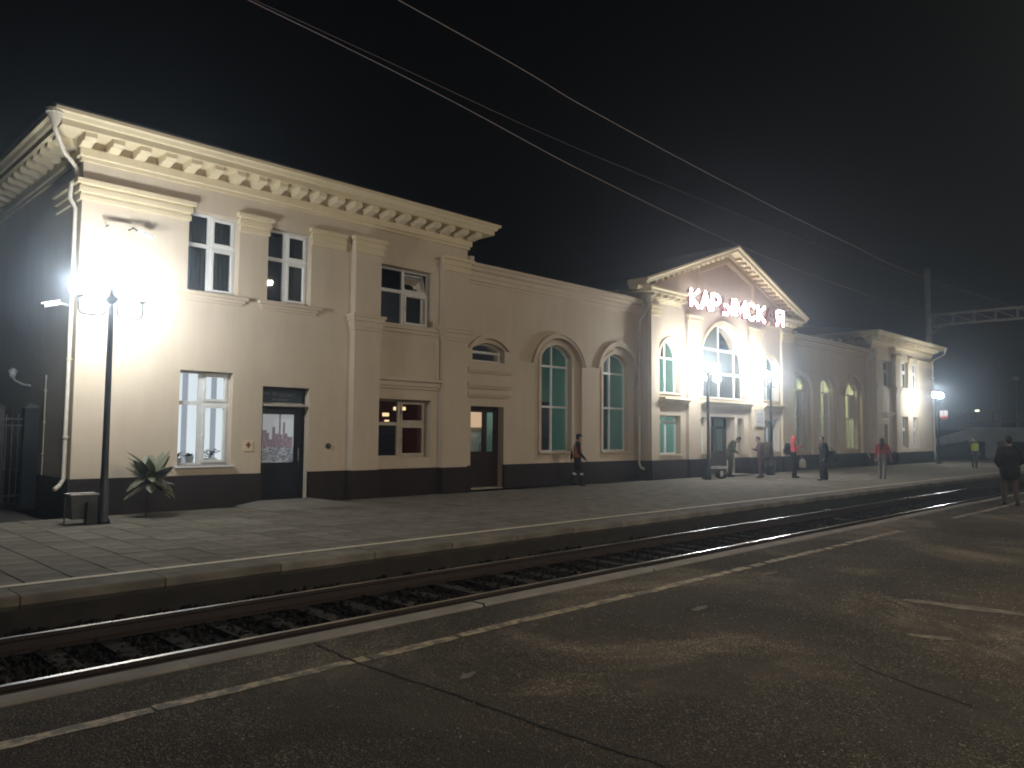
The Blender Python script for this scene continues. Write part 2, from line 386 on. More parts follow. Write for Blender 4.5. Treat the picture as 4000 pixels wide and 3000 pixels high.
def arch_window(par, x0, x1, z0, zs, rise, y, cols=(.5,), rows=(.62,), m='white_frame', bw=.035):
    f = MB(); b = .06
    f.box(x0, x0 + b, y, y + .07, z0, zs); f.box(x1 - b, x1, y, y + .07, z0, zs); f.box(x0 + b, x1 - b, y, y + .07, z0, z0 + b)
    ring(f, x0 + b, x1 - b, zs, rise - b * .9, b * .98, y + .001, y + .07)
    cx = [x0 + b] + [x0 + (x1 - x0) * c for c in cols] + [x1 - b]
    zt = zs + rise; rz = [z0 + b] + [z0 + (zt - z0) * r_ for r_ in rows] + [zt - b]
    def top(x): return arcz(x, x0 + b, x1 - b, zs, rise - b * .9)
    for c in cx[1:-1]:
        f.box(c - bw, c + bw, y + .002, y + .06, z0 + b, top(c) + .01)
    for z in rz[1:-1]:
        xs = [x for x in np.linspace(x0 + b, x1 - b, 60) if top(x) >= z or z <= zs]
        f.box(min(xs), max(xs), y + .003, y + .058, z - bw, z + bw)
    o = f.build('window', m, par)
    for i in range(len(cx) - 1):
        for j in range(len(rz) - 1):
            a, c = cx[i] + (bw if i else 0), cx[i + 1] - (bw if i < len(cx) - 2 else 0); l, h = rz[j] + (bw if j else 0), rz[j + 1] - (bw if j < len(rz) - 2 else 0)
            pts = [(x, min(h, max(l, top(x)))) for x in np.linspace(a, c, 9)]
            if max(p[1] for p in pts) - l < .05: continue
            poly = [(a, l), (c, l)] + [p for p in reversed(pts)]
            MB().quad(*[(p[0], y + .035, p[1]) for p in poly]).build('pane', 'window_glass', o)
    return o
def sill(par, x0, x1, z, y0, y1, m='trim_paint', t=.05):
    MB().box(x0, x1, y0, y1, z - t, z).build('window_sill', m, par)
def room(par, x0, x1, y0, y1, z0, z1, m, lamp=None, lm='tube_light', backs=None):
    r = MB(); t = .05
    r.box(x0 - t, x0, y0, y1, z0, z1); r.box(x1, x1 + t, y0, y1, z0, z1); r.box(x0 - t, x1 + t, y1, y1 + t, z0 - t, z1 + t)
    r.box(x0 - t, x1 + t, y0, y1, z0 - t, z0); r.box(x0 - t, x1 + t, y0, y1, z1, z1 + t)
    o = r.build('interior_room', m, par)
    if lamp:
        for (lx, ly, lz, sx, sy, sz) in lamp:
            MB().box(lx - sx, lx + sx, ly - sy, ly + sy, lz - sz, lz + sz).build('ceiling_lamp', lm, o)
    return o
def curtain_mesh(par, x0, x1, y, z0, z1, m='curtain', n=10):
    mb = MB(); xs = np.linspace(x0, x1, n * 4 + 1)
    vs = [(x, y + .035 * math.sin(i * math.pi / 2), z) for z in (z0, z1) for i, x in enumerate(xs)]
    k = len(xs); mb.add(vs, [(i, i + 1, k + i + 1, k + i) for i in range(k - 1)])
    return mb.build('curtain', m, par)

# ================================================================== GROUND, TRACK, PLATFORMS
def structure(o): o['kind'] = 'structure'; return o
structure(MB().quad((-400, -400, -.62), (900, -400, -.62), (900, 900, -.62), (-400, 900, -.62)).build('ground', 'dark_ground'))
# yard beyond the first platform
structure(MB().box(-14, 4.4, 17.45, 42, -.6, -.012).build('yard', 'dark_ground'))
structure(MB().box(60.2, 110, 17.45, 60, -.6, -.012).build('yard', 'dark_ground'))

fp = structure(MB().box(-14, 110, 9.56, 17.45, -.6, -.035).build('station_platform', 'joint_dirt'))
# paving slabs
sl = MB(); g = .49; e = .008
sl.add([(-g/2, -g/2, -.05), (g/2, -g/2, -.05), (g/2, g/2, -.05), (-g/2, g/2, -.05), (-g/2, -g/2, -e), (g/2, -g/2, -e), (g/2, g/2, -e), (-g/2, g/2, -e),
        (-g/2+e, -g/2+e, 0), (g/2-e, -g/2+e, 0), (g/2-e, g/2-e, 0), (-g/2+e, g/2-e, 0)],
       [(0, 1, 5, 4), (1, 2, 6, 5), (2, 3, 7, 6), (3, 0, 4, 7), (4, 5, 9, 8), (5, 6, 10, 9), (6, 7, 11, 10), (7, 4, 8, 11), (8, 9, 10, 11)])
slab_me = sl.mesh('paving_slab', 'slab_concrete')
rest = MB()
Y0 = 10.50
for i in range(-24, 190):
    for j in range(14):
        x = 1.72 + i * .5; y = Y0 + j * .5
        if y > 17.3: continue
        tilt = (rnd.uniform(-.008, .008), rnd.uniform(-.008, .008)); dz = rnd.uniform(-.005, .004)
        if 0 <= i < 21:
            inst('paving_slab', slab_me, fp, (x, y, dz), (tilt[0], tilt[1], 0))
        elif x < 75:
            vs = [(x + v[0], y + v[1], v[2] + dz + v[0] * tilt[1] + v[1] * tilt[0]) for v in sl.v]; rest.add(vs, sl.f[4:])
rest.build('paving_slabs', 'slab_concrete', fp)['kind'] = 'stuff'
structure(MB().box(75, 110, 10.25, 17.3, -.03, 0).build('far_paving', 'concrete'))
el = MB(); el.prism([(9.50, -.02), (9.515, 0), (10.05, 0), (10.05, -.16), (9.56, -.16), (9.50, -.10)], 'x', -.744, .744)
edge_me = el.mesh('edge_slab', 'slab_concrete')
for i in range(60):
    inst('edge_slab', edge_me, fp, (-6 + i * 1.5, 0, rnd.uniform(-.006, .006)), (0, rnd.uniform(-.003, .003), 0))
ln = MB(); x = -6
while x < 84:
    l_ = rnd.uniform(2.2, 4); a = rnd.uniform(-.008, .008); ln.quad((x, 10.075 + a, .012), (x + l_, 10.075 + a, .012), (x + l_, 10.20 + a, .012), (x, 10.20 + a, .012)); x += l_ + rnd.uniform(0, .03)
ln.build('platform_edge_line', 'line_paint', fp)
MB().box(-8, 84, 10.055, 10.235, -.04, .006).build('edge_course', 'slab_concrete', fp)
# near platform
npf = structure(MB().box(-30, 110, -30, 5.80, -.6, 0).build('asphalt_platform', 'asphalt'))
ce = MB(); ce.prism([(5.82, -.3), (5.82, .004), (5.835, .018), (6.0, .018), (6.03, -.01), (6.03, -.3)], 'x', -1.49, 1.49)
curb_me = ce.mesh('edge_slab', 'concrete')
for i in range(34):
    inst('edge_slab', curb_me, npf, (-8 + i * 3.0, rnd.uniform(-.008, .008), rnd.uniform(-.008, .006)), (0, 0, rnd.uniform(-.002, .002)))
yl = MB(); x = -4
while x < 60:
    l_ = rnd.choice((.22, .3, .45, .9, 1.6)); w0 = rnd.uniform(-.02, .02)
    if x < 12 or rnd.random() > .04:
        n = 6; top = [(x + l_ * k / n, 5.17 + w0 + rnd.uniform(-.012, .012), .004) for k in range(n + 1)]; bot = [(x + l_ * k / n, 5.05 + w0 + rnd.uniform(-.012, .012), .004) for k in range(n, -1, -1)]
        yl.quad(*(bot[::-1] + top[::-1]))
    x += l_ + rnd.choice((.0, .02, .04, .12))
yl.build('platform_edge_line', 'worn_yellow', npf)
def crack(pts, w0, name='joint_seal', m='tar', jag=.007):
    mb = MB(); P = []
    for i in range(len(pts) - 1):
        for k in range(8):
            t = k / 8; P.append((pts[i][0] * (1 - t) + pts[i+1][0] * t + rnd.uniform(-jag, jag), pts[i][1] * (1 - t) + pts[i+1][1] * t + rnd.uniform(-jag, jag)))
    P.append(pts[-1]); L_, R_ = [], []
    for i, p in enumerate(P):
        q = P[min(i + 1, len(P) - 1)]; o = P[max(i - 1, 0)]; d = Vector((q[0] - o[0], q[1] - o[1])).normalized(); ww = w0 * rnd.uniform(.55, 1.2) / 2
        L_.append((p[0] - d.y * ww, p[1] + d.x * ww, .004)); R_.append((p[0] + d.y * ww, p[1] - d.x * ww, .004))
    k = len(P); mb.add(L_ + R_, [(i, i + 1, k + i + 1, k + i) for i in range(k - 1)])
    mb.build(name, m, npf)
crack([(3.52, 5.80), (3.45, 5.0), (3.52, 3.96), (3.52, 3.2), (3.57, 2.5), (3.55, 1.0)], .024, jag=.008)
crack([(8.9, 3.2), (8.72, 2.95), (8.5, 2.75)], .022, 'crack')
crack([(8.45, 2.98), (8.2, 2.9), (8.05, 2.72)], .018, 'crack')
crack([(6.3, 2.5), (6.1, 2.2), (5.95, 1.9), (5.8, 1.5)], .016, 'crack')
crack([(7.2, 3.4), (6.8, 3.35), (6.4, 3.1)], .02, 'crack')
crack([(11.5, 3.3), (11.2, 3.0), (10.7, 2.9)], .02, 'crack')
def blob(cx, cy, rx, ry, ang, z=.004, name='repair_patch', m='patch'):
    n = 26; p = []
    for i in range(n):
        a = 2 * math.pi * i / n; rr = rnd.uniform(.72, 1.1); u, v = rx * rr * math.cos(a), ry * rr * math.sin(a)
        p.append((cx + u * math.cos(ang) - v * math.sin(ang), cy + u * math.sin(ang) + v * math.cos(ang), z))
    MB().quad(*p).build(name, m, npf)
blob(9.05, 2.35, .75, .13, R(-82)); blob(7.5, 2.25, .22, .07, R(-70)); blob(3.85, 4.25, .10, .035, R(20)); blob(7.0, 4.25, .16, .05, R(5)); blob(9.4, 4.7, .22, .05, R(0))
# loose grit on the asphalt
gr = MB()
for k in range(6000):
    x = rnd.uniform(1.5, 16); y = rnd.uniform(.6, 5.7)
    if rnd.random() > (x - 1.5) / 9 + .12: continue
    s = rnd.uniform(.003, .009); a = rnd.uniform(0, 6.28); c_, s_ = math.cos(a) * s, math.sin(a) * s
    gr.add([(x + c_, y + s_, .001), (x - s_, y + c_, .001), (x - c_ * 1.3, y - s_ * 1.3, .001), (x + s_, y - c_, .001), (x, y, s * .9)], [(0, 1, 4), (1, 2, 4), (2, 3, 4), (3, 0, 4)])
mat('grit', (.34, .31, .25), (.20, .18, .15), 30, .6)
gr.build('loose_grit', 'grit', npf)['kind'] = 'stuff'

# railway track
tr = thing('railway_track', 'single dark railway track with two shiny rails between the platforms', 'railway track', (0, 7.78, -.2))
tr['kind'] = 'structure'
def rail(y):
    # rail head and flange
    body = MB().prism([(y - .065, -.36), (y + .065, -.36), (y + .065, -.345), (y + .012, -.325), (y + .010, -.25), (y + .034, -.235), (y + .034, -.204), (y - .034, -.204), (y - .034, -.235), (y - .010, -.25), (y - .012, -.325), (y - .065, -.345)], 'x', -30, 110)
    o = body.build('rail', 'rail_side', tr)
    MB().prism([(y - .033, -.2035), (y + .033, -.2035), (y + .028, -.199), (y - .028, -.199)], 'x', -30, 110).build('rail_head', 'rail_head', o)
rail(8.57); rail(7.0)
sp_ = MB(); sp_.prism([(-.13, -.16), (.13, -.16), (.10, 0), (-.10, 0)], 'y', -1.3, 1.3); sp_me = sp_.mesh('sleeper', 'sleeper_concrete')
for i in range(130): inst('sleeper', sp_me, tr, (-8 + i * .54 + rnd.uniform(-.02, .02), 7.78, -.365 + rnd.uniform(-.01, .006)), (0, 0, rnd.uniform(-.01, .01)))
structure(MB().prism([(6.03, -.61), (6.03, -.42), (9.6, -.42), (9.6, -.61)], 'x', -30, 110).build('track_bed', 'ballast'))
ico = [(0, 0, 1), (.89, 0, .45), (.28, .85, .45), (-.72, .53, .45), (-.72, -.53, .45), (.28, -.85, .45), (.72, .53, -.45), (-.28, .85, -.45), (-.89, 0, -.45), (-.28, -.85, -.45), (.72, -.53, -.45), (0, 0, -1)]
icf = [(0,1,2),(0,2,3),(0,3,4),(0,4,5),(0,5,1),(1,6,2),(2,7,3),(3,8,4),(4,9,5),(5,10,1),(6,7,2),(7,8,3),(8,9,4),(9,10,5),(10,6,1)]
bs = MB()
for k in range(13000):
    x = 1 + 44 * rnd.random() ** 1.6; y = rnd.uniform(6.08, 9.5); s = rnd.uniform(.022, .045); m_ = Matrix.Rotation(rnd.uniform(0, 6.28), 3, 'Z') @ Matrix.Rotation(rnd.uniform(0, 6.28), 3, 'X')
    sc_ = (rnd.uniform(.7, 1.3) * s, rnd.uniform(.7, 1.3) * s, rnd.uniform(.6, 1) * s); z = -.412 + rnd.uniform(0, .055)
    vs = []
    for q in ico[:11]:
        p = m_ @ Vector((q[0] * sc_[0], q[1] * sc_[1], q[2] * sc_[2])); vs.append((x + p.x, y + p.y, z + p.z))
    bs.add(vs, icf)
bs.build('ballast_stones', 'ballast', tr)['kind'] = 'stuff'

# ================================================================== STATION BUILDING
B = thing('station_building', 'long cream plastered railway station with dark brown plinth and pedimented centre', 'building', (31, 19, 0))
FR = .20    # window recess
def part(mb, name, m='wall_paint', **kw): return mb.build(name, m, B, **kw)
BACK = 29.0
def block(x0, x1, yf, ops, z1, nm='wall'):
    mb = MB(); wall(mb, x0, x1, 0, z1, yf, ops)
    mb.quad((x0, yf, 0), (x0, BACK, 0), (x0, BACK, z1), (x0, yf, z1)); mb.quad((x1, yf, 0), (x1, BACK, 0), (x1, BACK, z1), (x1, yf, z1)); mb.quad((x0, BACK, 0), (x1, BACK, 0), (x1, BACK, z1), (x0, BACK, z1))
    part(mb, nm)
def plinth(x0, x1, yf, gaps, left=False, right=False, d=.045):
    mb = MB(); xs = [x0] + [v for g_ in gaps for v in g_] + [x1]
    for i in range(0, len(xs), 2): mb.box(xs[i], xs[i + 1], yf - d, yf + .05, -.02, .75)
    if left: mb.box(x0 - d, x0 + .02, yf - d + .001, BACK, -.02, .749)
    if right: mb.box(x1 - .02, x1 + d, yf - d + .001, BACK, -.02, .749)
    part(mb, 'plinth', 'plinth_paint')
BED = [(-.1, 7.34), (.05, 7.34), (.05, 7.42), (.10, 7.44), (.10, 7.60), (-.1, 7.60)]
COR = [(-.1, 7.80), (.58, 7.80), (.58, 7.92), (.63, 7.94), (.67, 8.01), (.73, 8.04), (.73, 8.11), (-.1, 8.11)]
xyz = lambda x, y, h: (x, y, h)
mod_me = MB().prism([(.10, -.002), (-.40, -.002), (-.41, -.10), (-.34, -.155), (-.22, -.15), (-.12, -.19), (.0, -.20), (.10, -.20)], 'x', -.11, .11).mesh('modillion', 'trim_paint')
def cornice(x0, x1, yf):
    path = [(x0, BACK), (x0, yf), (x1, yf), (x1, BACK)]
    part(MB().sweep(path, BED, xyz), 'bed_moulding', 'trim_paint'); part(MB().sweep(path, COR, xyz), 'cornice', 'trim_paint')
    n = round((x1 - x0 + .1) / .55)
    for i in range(n + 1): inst('modillion', mod_me, B, (x0 - .02 + (x1 - x0 + .04) * i / n, yf - .10, 7.80))
    for k in range(14):
        inst('modillion', mod_me, B, (x0 - .10, yf + .25 + k * .55, 7.80), (0, 0, R(-90)))
    # low hipped roof
    a, b, c, d = x0 - .78, x1 + .78, yf - .78, BACK + .5; zt = 8.125; zr = 9.35; h_ = (d - c) / 2
    mb = MB(); mx0, mx1, my = a + h_ * .8, b - h_ * .8, (c + d) / 2
    if mx0 > mx1: mx0 = mx1 = (a + b) / 2
    mb.add([(a, c, zt), (b, c, zt), (b, d, zt), (a, d, zt), (mx0, my, zr), (mx1, my, zr)], [(0, 1, 5, 4), (1, 2, 5), (2, 3, 4, 5), (3, 0, 4), (0, 3, 2, 1)])
    part(mb, 'roof', 'roof_metal')
def bands(x0, x1, yf, z0=6.53, left=True, right=True, m='trim_paint'):
    mb = MB()
    for (a, b, o) in ((0, .10, .05), (.10, .17, .035), (.17, .27, .08), (.27, .33, .06), (.33, .42, .13)):
        mb.box(x0 - (o if left else 0), x1 + (o if right else 0), yf - o, yf + .04, z0 + a, z0 + b)
    part(mb, 'capital', m)
def sill_mould(x0, x1, yf, z=4.92):
    mb = MB()
    for (a, b, o) in ((-.21, -.15, .04), (-.15, -.08, .08), (-.08, 0, .14)): mb.box(x0 - o, x1 + o, yf - o, yf + .03, z + a, z + b)
    part(mb, 'sill_moulding', 'wall_paint')
def pilaster(x0, x1, yf, d, z1, belt=True, m='wall_paint'):
    mb = MB(); mb.box(x0, x1, yf - d, yf + .02, .74, z1); part(mb, 'pilaster', m)
    pb = MB(); pb.box(x0 - .02, x1 + .02, yf - d - .03, yf - .02, -.02, .75); part(pb, 'plinth', 'plinth_paint')
    if belt:
        b = MB()
        for (a, c, o) in ((4.46, 4.55, .03), (4.55, 4.70, .05), (4.70, 4.80, .09), (4.80, 4.88, .12)): b.box(x0 - o, x1 + o, yf - d - o, yf + .01, a, c)
        part(b, 'string_course', 'wall_paint')

# ---- left (X0=4.92) two-storey block
def ops_front():
    return [(7.15, 8.36, 4.95, 6.80, 0, .24), (9.10, 10.30, 4.95, 6.78, 0, .24), (12.42, 14.35, 4.80, 6.42, 0, .30),
            (7.06, 8.30, .97, 3.12, 0, .24), (9.06, 10.34, .02, 2.85, 0, .26), (12.42, 14.30, 1.05, 2.68, 0, .30)]
block(4.92, 15.65, 17.5, ops_front(), 7.82)
plinth(4.92, 15.65, 17.5, [(9.06, 10.34)], left=True)
cornice(4.92, 15.65, 17.5)
bands(4.92, 7.13, 17.5); bands(8.40, 9.07, 17.5); bands(10.34, 11.30, 17.5, right=False)
pilaster(11.50, 12.32, 17.5, .22, 6.95); bands(11.50, 12.32, 17.28); pilaster(14.58, 15.52, 17.5, .22, 6.95); bands(14.58, 15.52, 17.28)
sill_mould(7.0, 8.42, 17.5); sill_mould(9.0, 10.40, 17.5)
# side wall bands and pier of the end gable
sb = MB()
for (a, b_, o) in ((0, .10, .05), (.10, .17, .035), (.17, .27, .08), (.27, .33, .06), (.33, .42, .13)): sb.box(4.92 - o, 4.95, 17.52, 19.2, 6.53 + a, 6.53 + b_)
part(sb, 'capital', 'trim_paint')
# bay spandrel panel and hood over the lower bay window
mb = MB()
for (a, b_, o) in ((4.56, 4.66, .05), (4.66, 4.78, .10)): mb.box(12.33, 14.57, 17.5 - o, 17.55, a, b_)
part(mb, 'sill_moulding', 'wall_paint')
for (a, b_) in ((12.36, 12.50), (14.40, 14.54)): part(MB().box(a, b_, 17.44, 17.51, 3.30, 4.55), 'panel_frame', 'wall_paint')
mb = MB()
for (a, b_, o) in ((2.98, 3.06, .05), (3.06, 3.20, .09), (3.20, 3.28, .16)): mb.box(12.33, 14.57, 17.5 - o, 17.55, a, b_)
part(mb, 'hood_moulding', 'wall_paint')
rect_window(B, 7.15, 8.36, 4.95, 6.80, 17.72, .47, .60); rect_window(B, 9.10, 10.30, 4.95, 6.78, 17.72, .47, .60)
rect_window(B, 12.42, 14.35, 4.80, 6.42, 17.78, .52, .60, tilt=True)
w1 = rect_window(B, 7.06, 8.30, .97, 3.12, 17.70, .46, .66)
rect_window(B, 12.42, 14.30, 1.05, 2.68, 17.78, .5, .58, m='pipe_paint')
sill(w1, 7.0, 8.36, .97, 17.40, 17.70, 'white_frame', .045)
room(B, 6.6, 8.7, 17.74, 20.5, 4.4, 7.2, 'dark_room'); curtain_mesh(B, 7.2, 8.3, 18.0, 4.9, 6.9)
room(B, 8.85, 10.6, 17.74, 20.5, 4.4, 7.2, 'dark_room'); curtain_mesh(B, 10.05, 10.3, 17.95, 4.9, 6.85, n=3); curtain_mesh(B, 9.1, 9.2, 17.95, 4.9, 6.85, n=2)
room(B, 12.1, 14.6, 17.80, 21, 4.3, 7.0, 'dark_room')
# lit ground-floor window: self-glowing vertical blinds and plants on the inner sill
bl = room(B, 6.7, 8.7, 17.78, 18.9, .6, 3.4, 'pale_room')
k = 0; x = 7.02
while x < 8.34:
    w_ = .118; d_ = .05 if k % 2 else 0
    MB().add([(x, 18.06 + d_, .95), (x + w_, 18.10 - d_, .95), (x + w_, 18.10 - d_, 3.2), (x, 18.06 + d_, 3.2)], [(0, 1, 2, 3)]).build('blind_slat', 'blind_glow' if k % 3 else 'blind_glow_dim', bl)
    x += w_ - .004; k += 1
MB().box(7.0, 8.36, 17.78, 18.04, .93, .965).build('inner_sill', 'white_frame', bl)
# red café window
room(B, 12.1, 15.5, 17.80, 20.4, .7, 3.0, 'red_room', [(14.0, 18.6, 2.46, .13, .13, .05), (13.72, 18.9, 2.28, .07, .07, .05), (13.80, 18.95, 2.10, .05, .05, .025)], 'warm_bulb')
# medical-post door
D1 = MB(); D1.box(9.06, 9.12, 17.72, 17.80, .04, 2.84); D1.box(10.28, 10.34, 17.72, 17.80, .04, 2.84); D1.box(9.12, 10.28, 17.72, 17.80, 2.78, 2.84)
D1.box(9.12, 10.28, 17.735, 17.785, .04, .985); D1.box(9.12, 10.28, 17.735, 17.785, 2.18, 2.35); D1.box(9.12, 9.20, 17.735, 17.785, .985, 2.18); D1.box(10.05, 10.28, 17.735, 17.785, .985, 2.18)
d1 = part(D1, 'door', 'black_door')
MB().box(9.12, 10.28, 17.745, 17.775, 2.47, 2.78).build('transom_panel', 'black_door', d1)
MB().tube([(10.16, 17.735, 1.0), (10.16, 17.68, 1.03), (10.16, 17.68, 1.33), (10.16, 17.735, 1.36)], .012).build('handle', 'steel', d1)
po = MB().box(-.425, .425, -.01, .01, -.598, .598).build('door_poster', 'poster_print', d1, local=True); po.location = Vector((9.625, 17.755, 1.582)) - ORG[d1]
lg = MB(); lg.prism([(17.73, 2.36), (17.50, 2.38), (17.50, 2.41), (17.73, 2.47)], 'x', 9.10, 10.24); lg.build('door_canopy', 'pipe_paint', d1)
room(B, 9.0, 10.4, 17.80, 19.2, 0, 3.0, 'dark_room')

# ---- wings
def wing(x0, x1, arches, extra_ops=(), doors=()):
    ops = []
    for (a, b_, ap, rise) in arches: ops.append((a, b_, .76, ap, rise, .14))
    block(x0, x1, 17.9, ops + list(extra_ops), 7.0)
    plinth(x0, x1, 17.9, doors)
    path = [(x0, 17.9), (x1, 17.9)]
    part(MB().sweep(path, [(-.05, 6.44), (.04, 6.44), (.04, 6.52), (.09, 6.54), (.09, 6.66), (.13, 6.68), (.13, 6.80), (.24, 6.84), (.24, 6.93), (.31, 6.96), (.31, 7.05), (-.05, 7.05)], xyz), 'cornice', 'wall_paint')
    mb = MB(); mb.add([(x0, 17.56, 7.06), (x1, 17.56, 7.06), (x1, 23.5, 8.25), (x0, 23.5, 8.25), (x0, BACK + .3, 7.06), (x1, BACK + .3, 7.06)], [(0, 1, 2, 3), (3, 2, 5, 4), (0, 4, 5, 1), (0, 3, 4), (1, 5, 2)])
    part(mb, 'roof', 'roof_metal')
def nested(a, b_, ap, rise, gx0, gx1, gz0, gap, grise, rm, cols=(.45,), rows=(.42, .84), hood=True):
    # stepped inner jamb sheet, second step, glazing
    m1 = MB(); wall(m1, a - .05, b_ + .05, .74, ap + .05, 18.04, [(gx0, gx1, gz0, gap, grise, .22)]); part(m1, 'inner_reveal', 'wall_paint')
    m2 = MB(); ring(m2, gx0 + .001, gx1 - .001, gap - grise, grise - .001, .13, 17.985, 18.045, legs=gz0 + .02); part(m2, 'architrave', 'wall_paint')
    win = arch_window(B, gx0, gx1, gz0, gap - grise, grise, 18.20, cols, rows)
    MB().box(gx0 - .12, gx1 + .12, 17.93, 18.20, gz0 - .05, gz0).build('window_sill', 'trim_paint', win)
    if hood:
        m3 = MB(); ring(m3, a, b_, ap - rise, rise, .11, 17.83, 17.91); ring(m3, a - .105, b_ + .105, ap - rise, rise + .105, .06, 17.79, 17.91); part(m3, 'archivolt', 'wall_paint')
ROOMY = 18.28
wing(15.65, 25.06, [(19.10, 21.62, 5.10, .95), (22.62, 24.95, 5.10, .90)], [(16.22, 17.66, .02, 2.60, 0, .34), (16.26, 17.68, 4.02, 4.62, .20, .3)], [(16.22, 17.66)])
nested(19.10, 21.62, 5.10, .95, 19.56, 21.16, 1.12, 4.86, .42, None, (.46,), (.42, .80))
nested(22.62, 24.95, 5.10, .90, 22.98, 24.55, 1.12, 4.80, .42, None, (.40,), (.44, .80))
rm = room(B, 18.6, 25.0, ROOMY, 22.5, 0, 5.6, 'teal_room', [(21.0, 20.9, 5.35, .6, .10, .03)], 'tube_light')
pn = MB().box(22.95, 23.35, 18.6, 18.66, 1.0, 4.0); pn.build('wall_panel', 'dark_room', rm); MB().box(23.75, 23.95, 18.6, 18.66, 1.0, 4.0).build('wall_panel', 'dark_room', rm)
MB().box(19.62, 20.02, 18.9, 18.93, 1.35, 2.35).build('advert_board', 'advert_green', rm); MB().box(19.62, 19.98, 18.9, 18.93, 2.62, 2.95).build('advert_screen', 'screen_cyan', rm)
mb = MB(); mb.prism([(19.6, 2.38), (20.5, 2.38), (20.05, 2.9)], 'y', 18.84, 18.88); mb.build('awning', 'red_room', rm)
MB().box(20.55, 20.95, 18.85, 18.9, 1.0, 2.9).build('cabinet', 'dark_room', rm)
MB().tube([(23.9, 18.9, 2.62), (24.2, 18.9, 2.64)], .05).build('wall_lamp', 'warm_bulb', rm)
# wing door with fanlight above
D2 = MB(); y = 18.16
D2.box(16.22, 16.28, y, y + .08, .04, 2.60); D2.box(17.60, 17.66, y, y + .08, .04, 2.60); D2.box(16.28, 17.60, y, y + .08, 2.50, 2.60)
D2.box(16.28, 16.34, y + .01, y + .06, 1.17, 2.42); D2.box(16.28, 17.60, y + .01, y + .06, .04, 1.17); D2.box(16.28, 17.60, y + .01, y + .06, 2.42, 2.50); D2.box(16.98, 17.16, y + .01, y + .06, 1.17, 2.42); D2.box(17.46, 17.60, y + .01, y + .06, 1.17, 2.42)
d2 = part(D2, 'door', 'brown_door')
for (a, b_) in ((16.34, 16.98), (17.16, 17.46)): MB().quad((a, y + .035, 1.17), (b_, y + .035, 1.17), (b_, y + .035, 2.42), (a, y + .035, 2.42)).build('pane', 'window_glass', d2)
MB().tube([(16.94, y, 1.2), (16.80, y - .06, 1.2), (16.80, y - .06, 1.42), (16.94, y, 1.42)], .016).build('handle', 'steel', d2)
rv = room(B, 16.0, 19.0, 18.26, 19.6, 0, 3.2, 'pale_room', [(17.6, 18.9, 3.1, .3, .06, .02)], 'tube_light')
MB().box(17.40, 18.25, 19.50, 19.56, 1.95, 2.55).build('pane_glow_panel', 'warm_pane_glow', rv)  # glowing panel added so the door's upper pane looks warm
segw = arch_window(B, 16.26, 17.68, 4.02, 4.42, .20, 18.12, (), (.52,)); room(B, 16.0, 18.0, 18.2, 20, 3.6, 5.2, 'teal_room')
mb = MB(); ring(mb, 16.16, 17.78, 4.42, .34, .12, 17.80, 17.91); part(mb, 'archivolt', 'wall_paint')
for zz in (3.78, 3.30, 3.02):
    mb = MB(); mb.box(16.02, 17.98, 17.80, 17.91, zz - .07, zz + .03); mb.box(16.05, 17.95, 17.84, 17.91, zz - .14, zz - .07); part(mb, 'hood_moulding', 'wall_paint')

# ---- right wing and right block
wing(37.40, 48.57, [(38.50, 41.05, 5.25, 1.15), (41.86, 44.50, 5.25, 1.15), (45.36, 48.05, 5.25, 1.15)])
for k_, a in enumerate((38.50, 41.86, 45.36)): nested(a, a + 2.6, 5.25, 1.15, a + .30, a + 2.05, 1.0, 4.95, .5, None, (.55,), (.45, .80), hood=(k_ == 2))
room(B, 38.0, 48.5, ROOMY, 20.6, 0, 5.7, 'yellow_room', [(41.2, 19.6, 5.3, .6, .10, .03), (46.6, 19.6, 5.3, .8, .12, .03)], 'hall_light')
block(48.57, 59.73, 17.5, [(49.93, 51.75, 4.85, 6.50, 0, .24), (53.75, 55.0, 4.9, 6.7, 0, .3), (55.72, 57.0, 4.9, 6.7, 0, .3), (49.26, 51.0, 1.22, 2.5, 0, .24), (53.6, 54.75, .98, 3.05, 0, .3), (55.7, 56.85, .98, 3.05, 0, .3)], 7.82)
plinth(48.57, 59.73, 17.5, [], left=True, right=True); cornice(48.57, 59.73, 17.5)
pilaster(48.62, 49.5, 17.5, .22, 6.95); bands(48.62, 49.5, 17.28); pilaster(51.95, 52.8, 17.5, .22, 6.95); bands(51.95, 52.8, 17.28)
bands(52.9, 53.7, 17.5, left=False); bands(55.04, 55.68, 17.5); bands(57.05, 59.73, 17.5); sill_mould(53.6, 55.15, 17.5); sill_mould(55.6, 57.15, 17.5)
mb = MB()
for (a, b_, o) in ((2.98, 3.06, .05), (3.06, 3.20, .09), (3.20, 3.28, .16)): mb.box(49.52, 51.93, 17.5 - o, 17.55, a, b_)
part(mb, 'hood_moulding', 'wall_paint')
for (a, b_, l, h) in ((49.93, 51.75, 4.85, 6.50), (53.75, 55.0, 4.9, 6.7), (55.72, 57.0, 4.9, 6.7), (49.26, 51.0, 1.22, 2.5), (53.6, 54.75, .98, 3.05), (55.7, 56.85, .98, 3.05)):
    rect_window(B, a, b_, l, h, 17.72, .5, .6)
room(B, 49.0, 51.3, 17.82, 20.5, .5, 3.0, 'pale_room', [(50.1, 18.9, 2.9, .3, .06, .03)], 'tube_light')
room(B, 49.6, 52.0, 17.82, 20, 4.3, 7, 'pale_room'); room(B, 53.3, 57.3, 17.82, 20, 4.3, 7, 'dark_room'); room(B, 53.3, 57.2, 17.82, 20, .4, 3.3, 'dark_room')
curtain_mesh(B, 50.0, 51.7, 17.95, 4.8, 6.6)

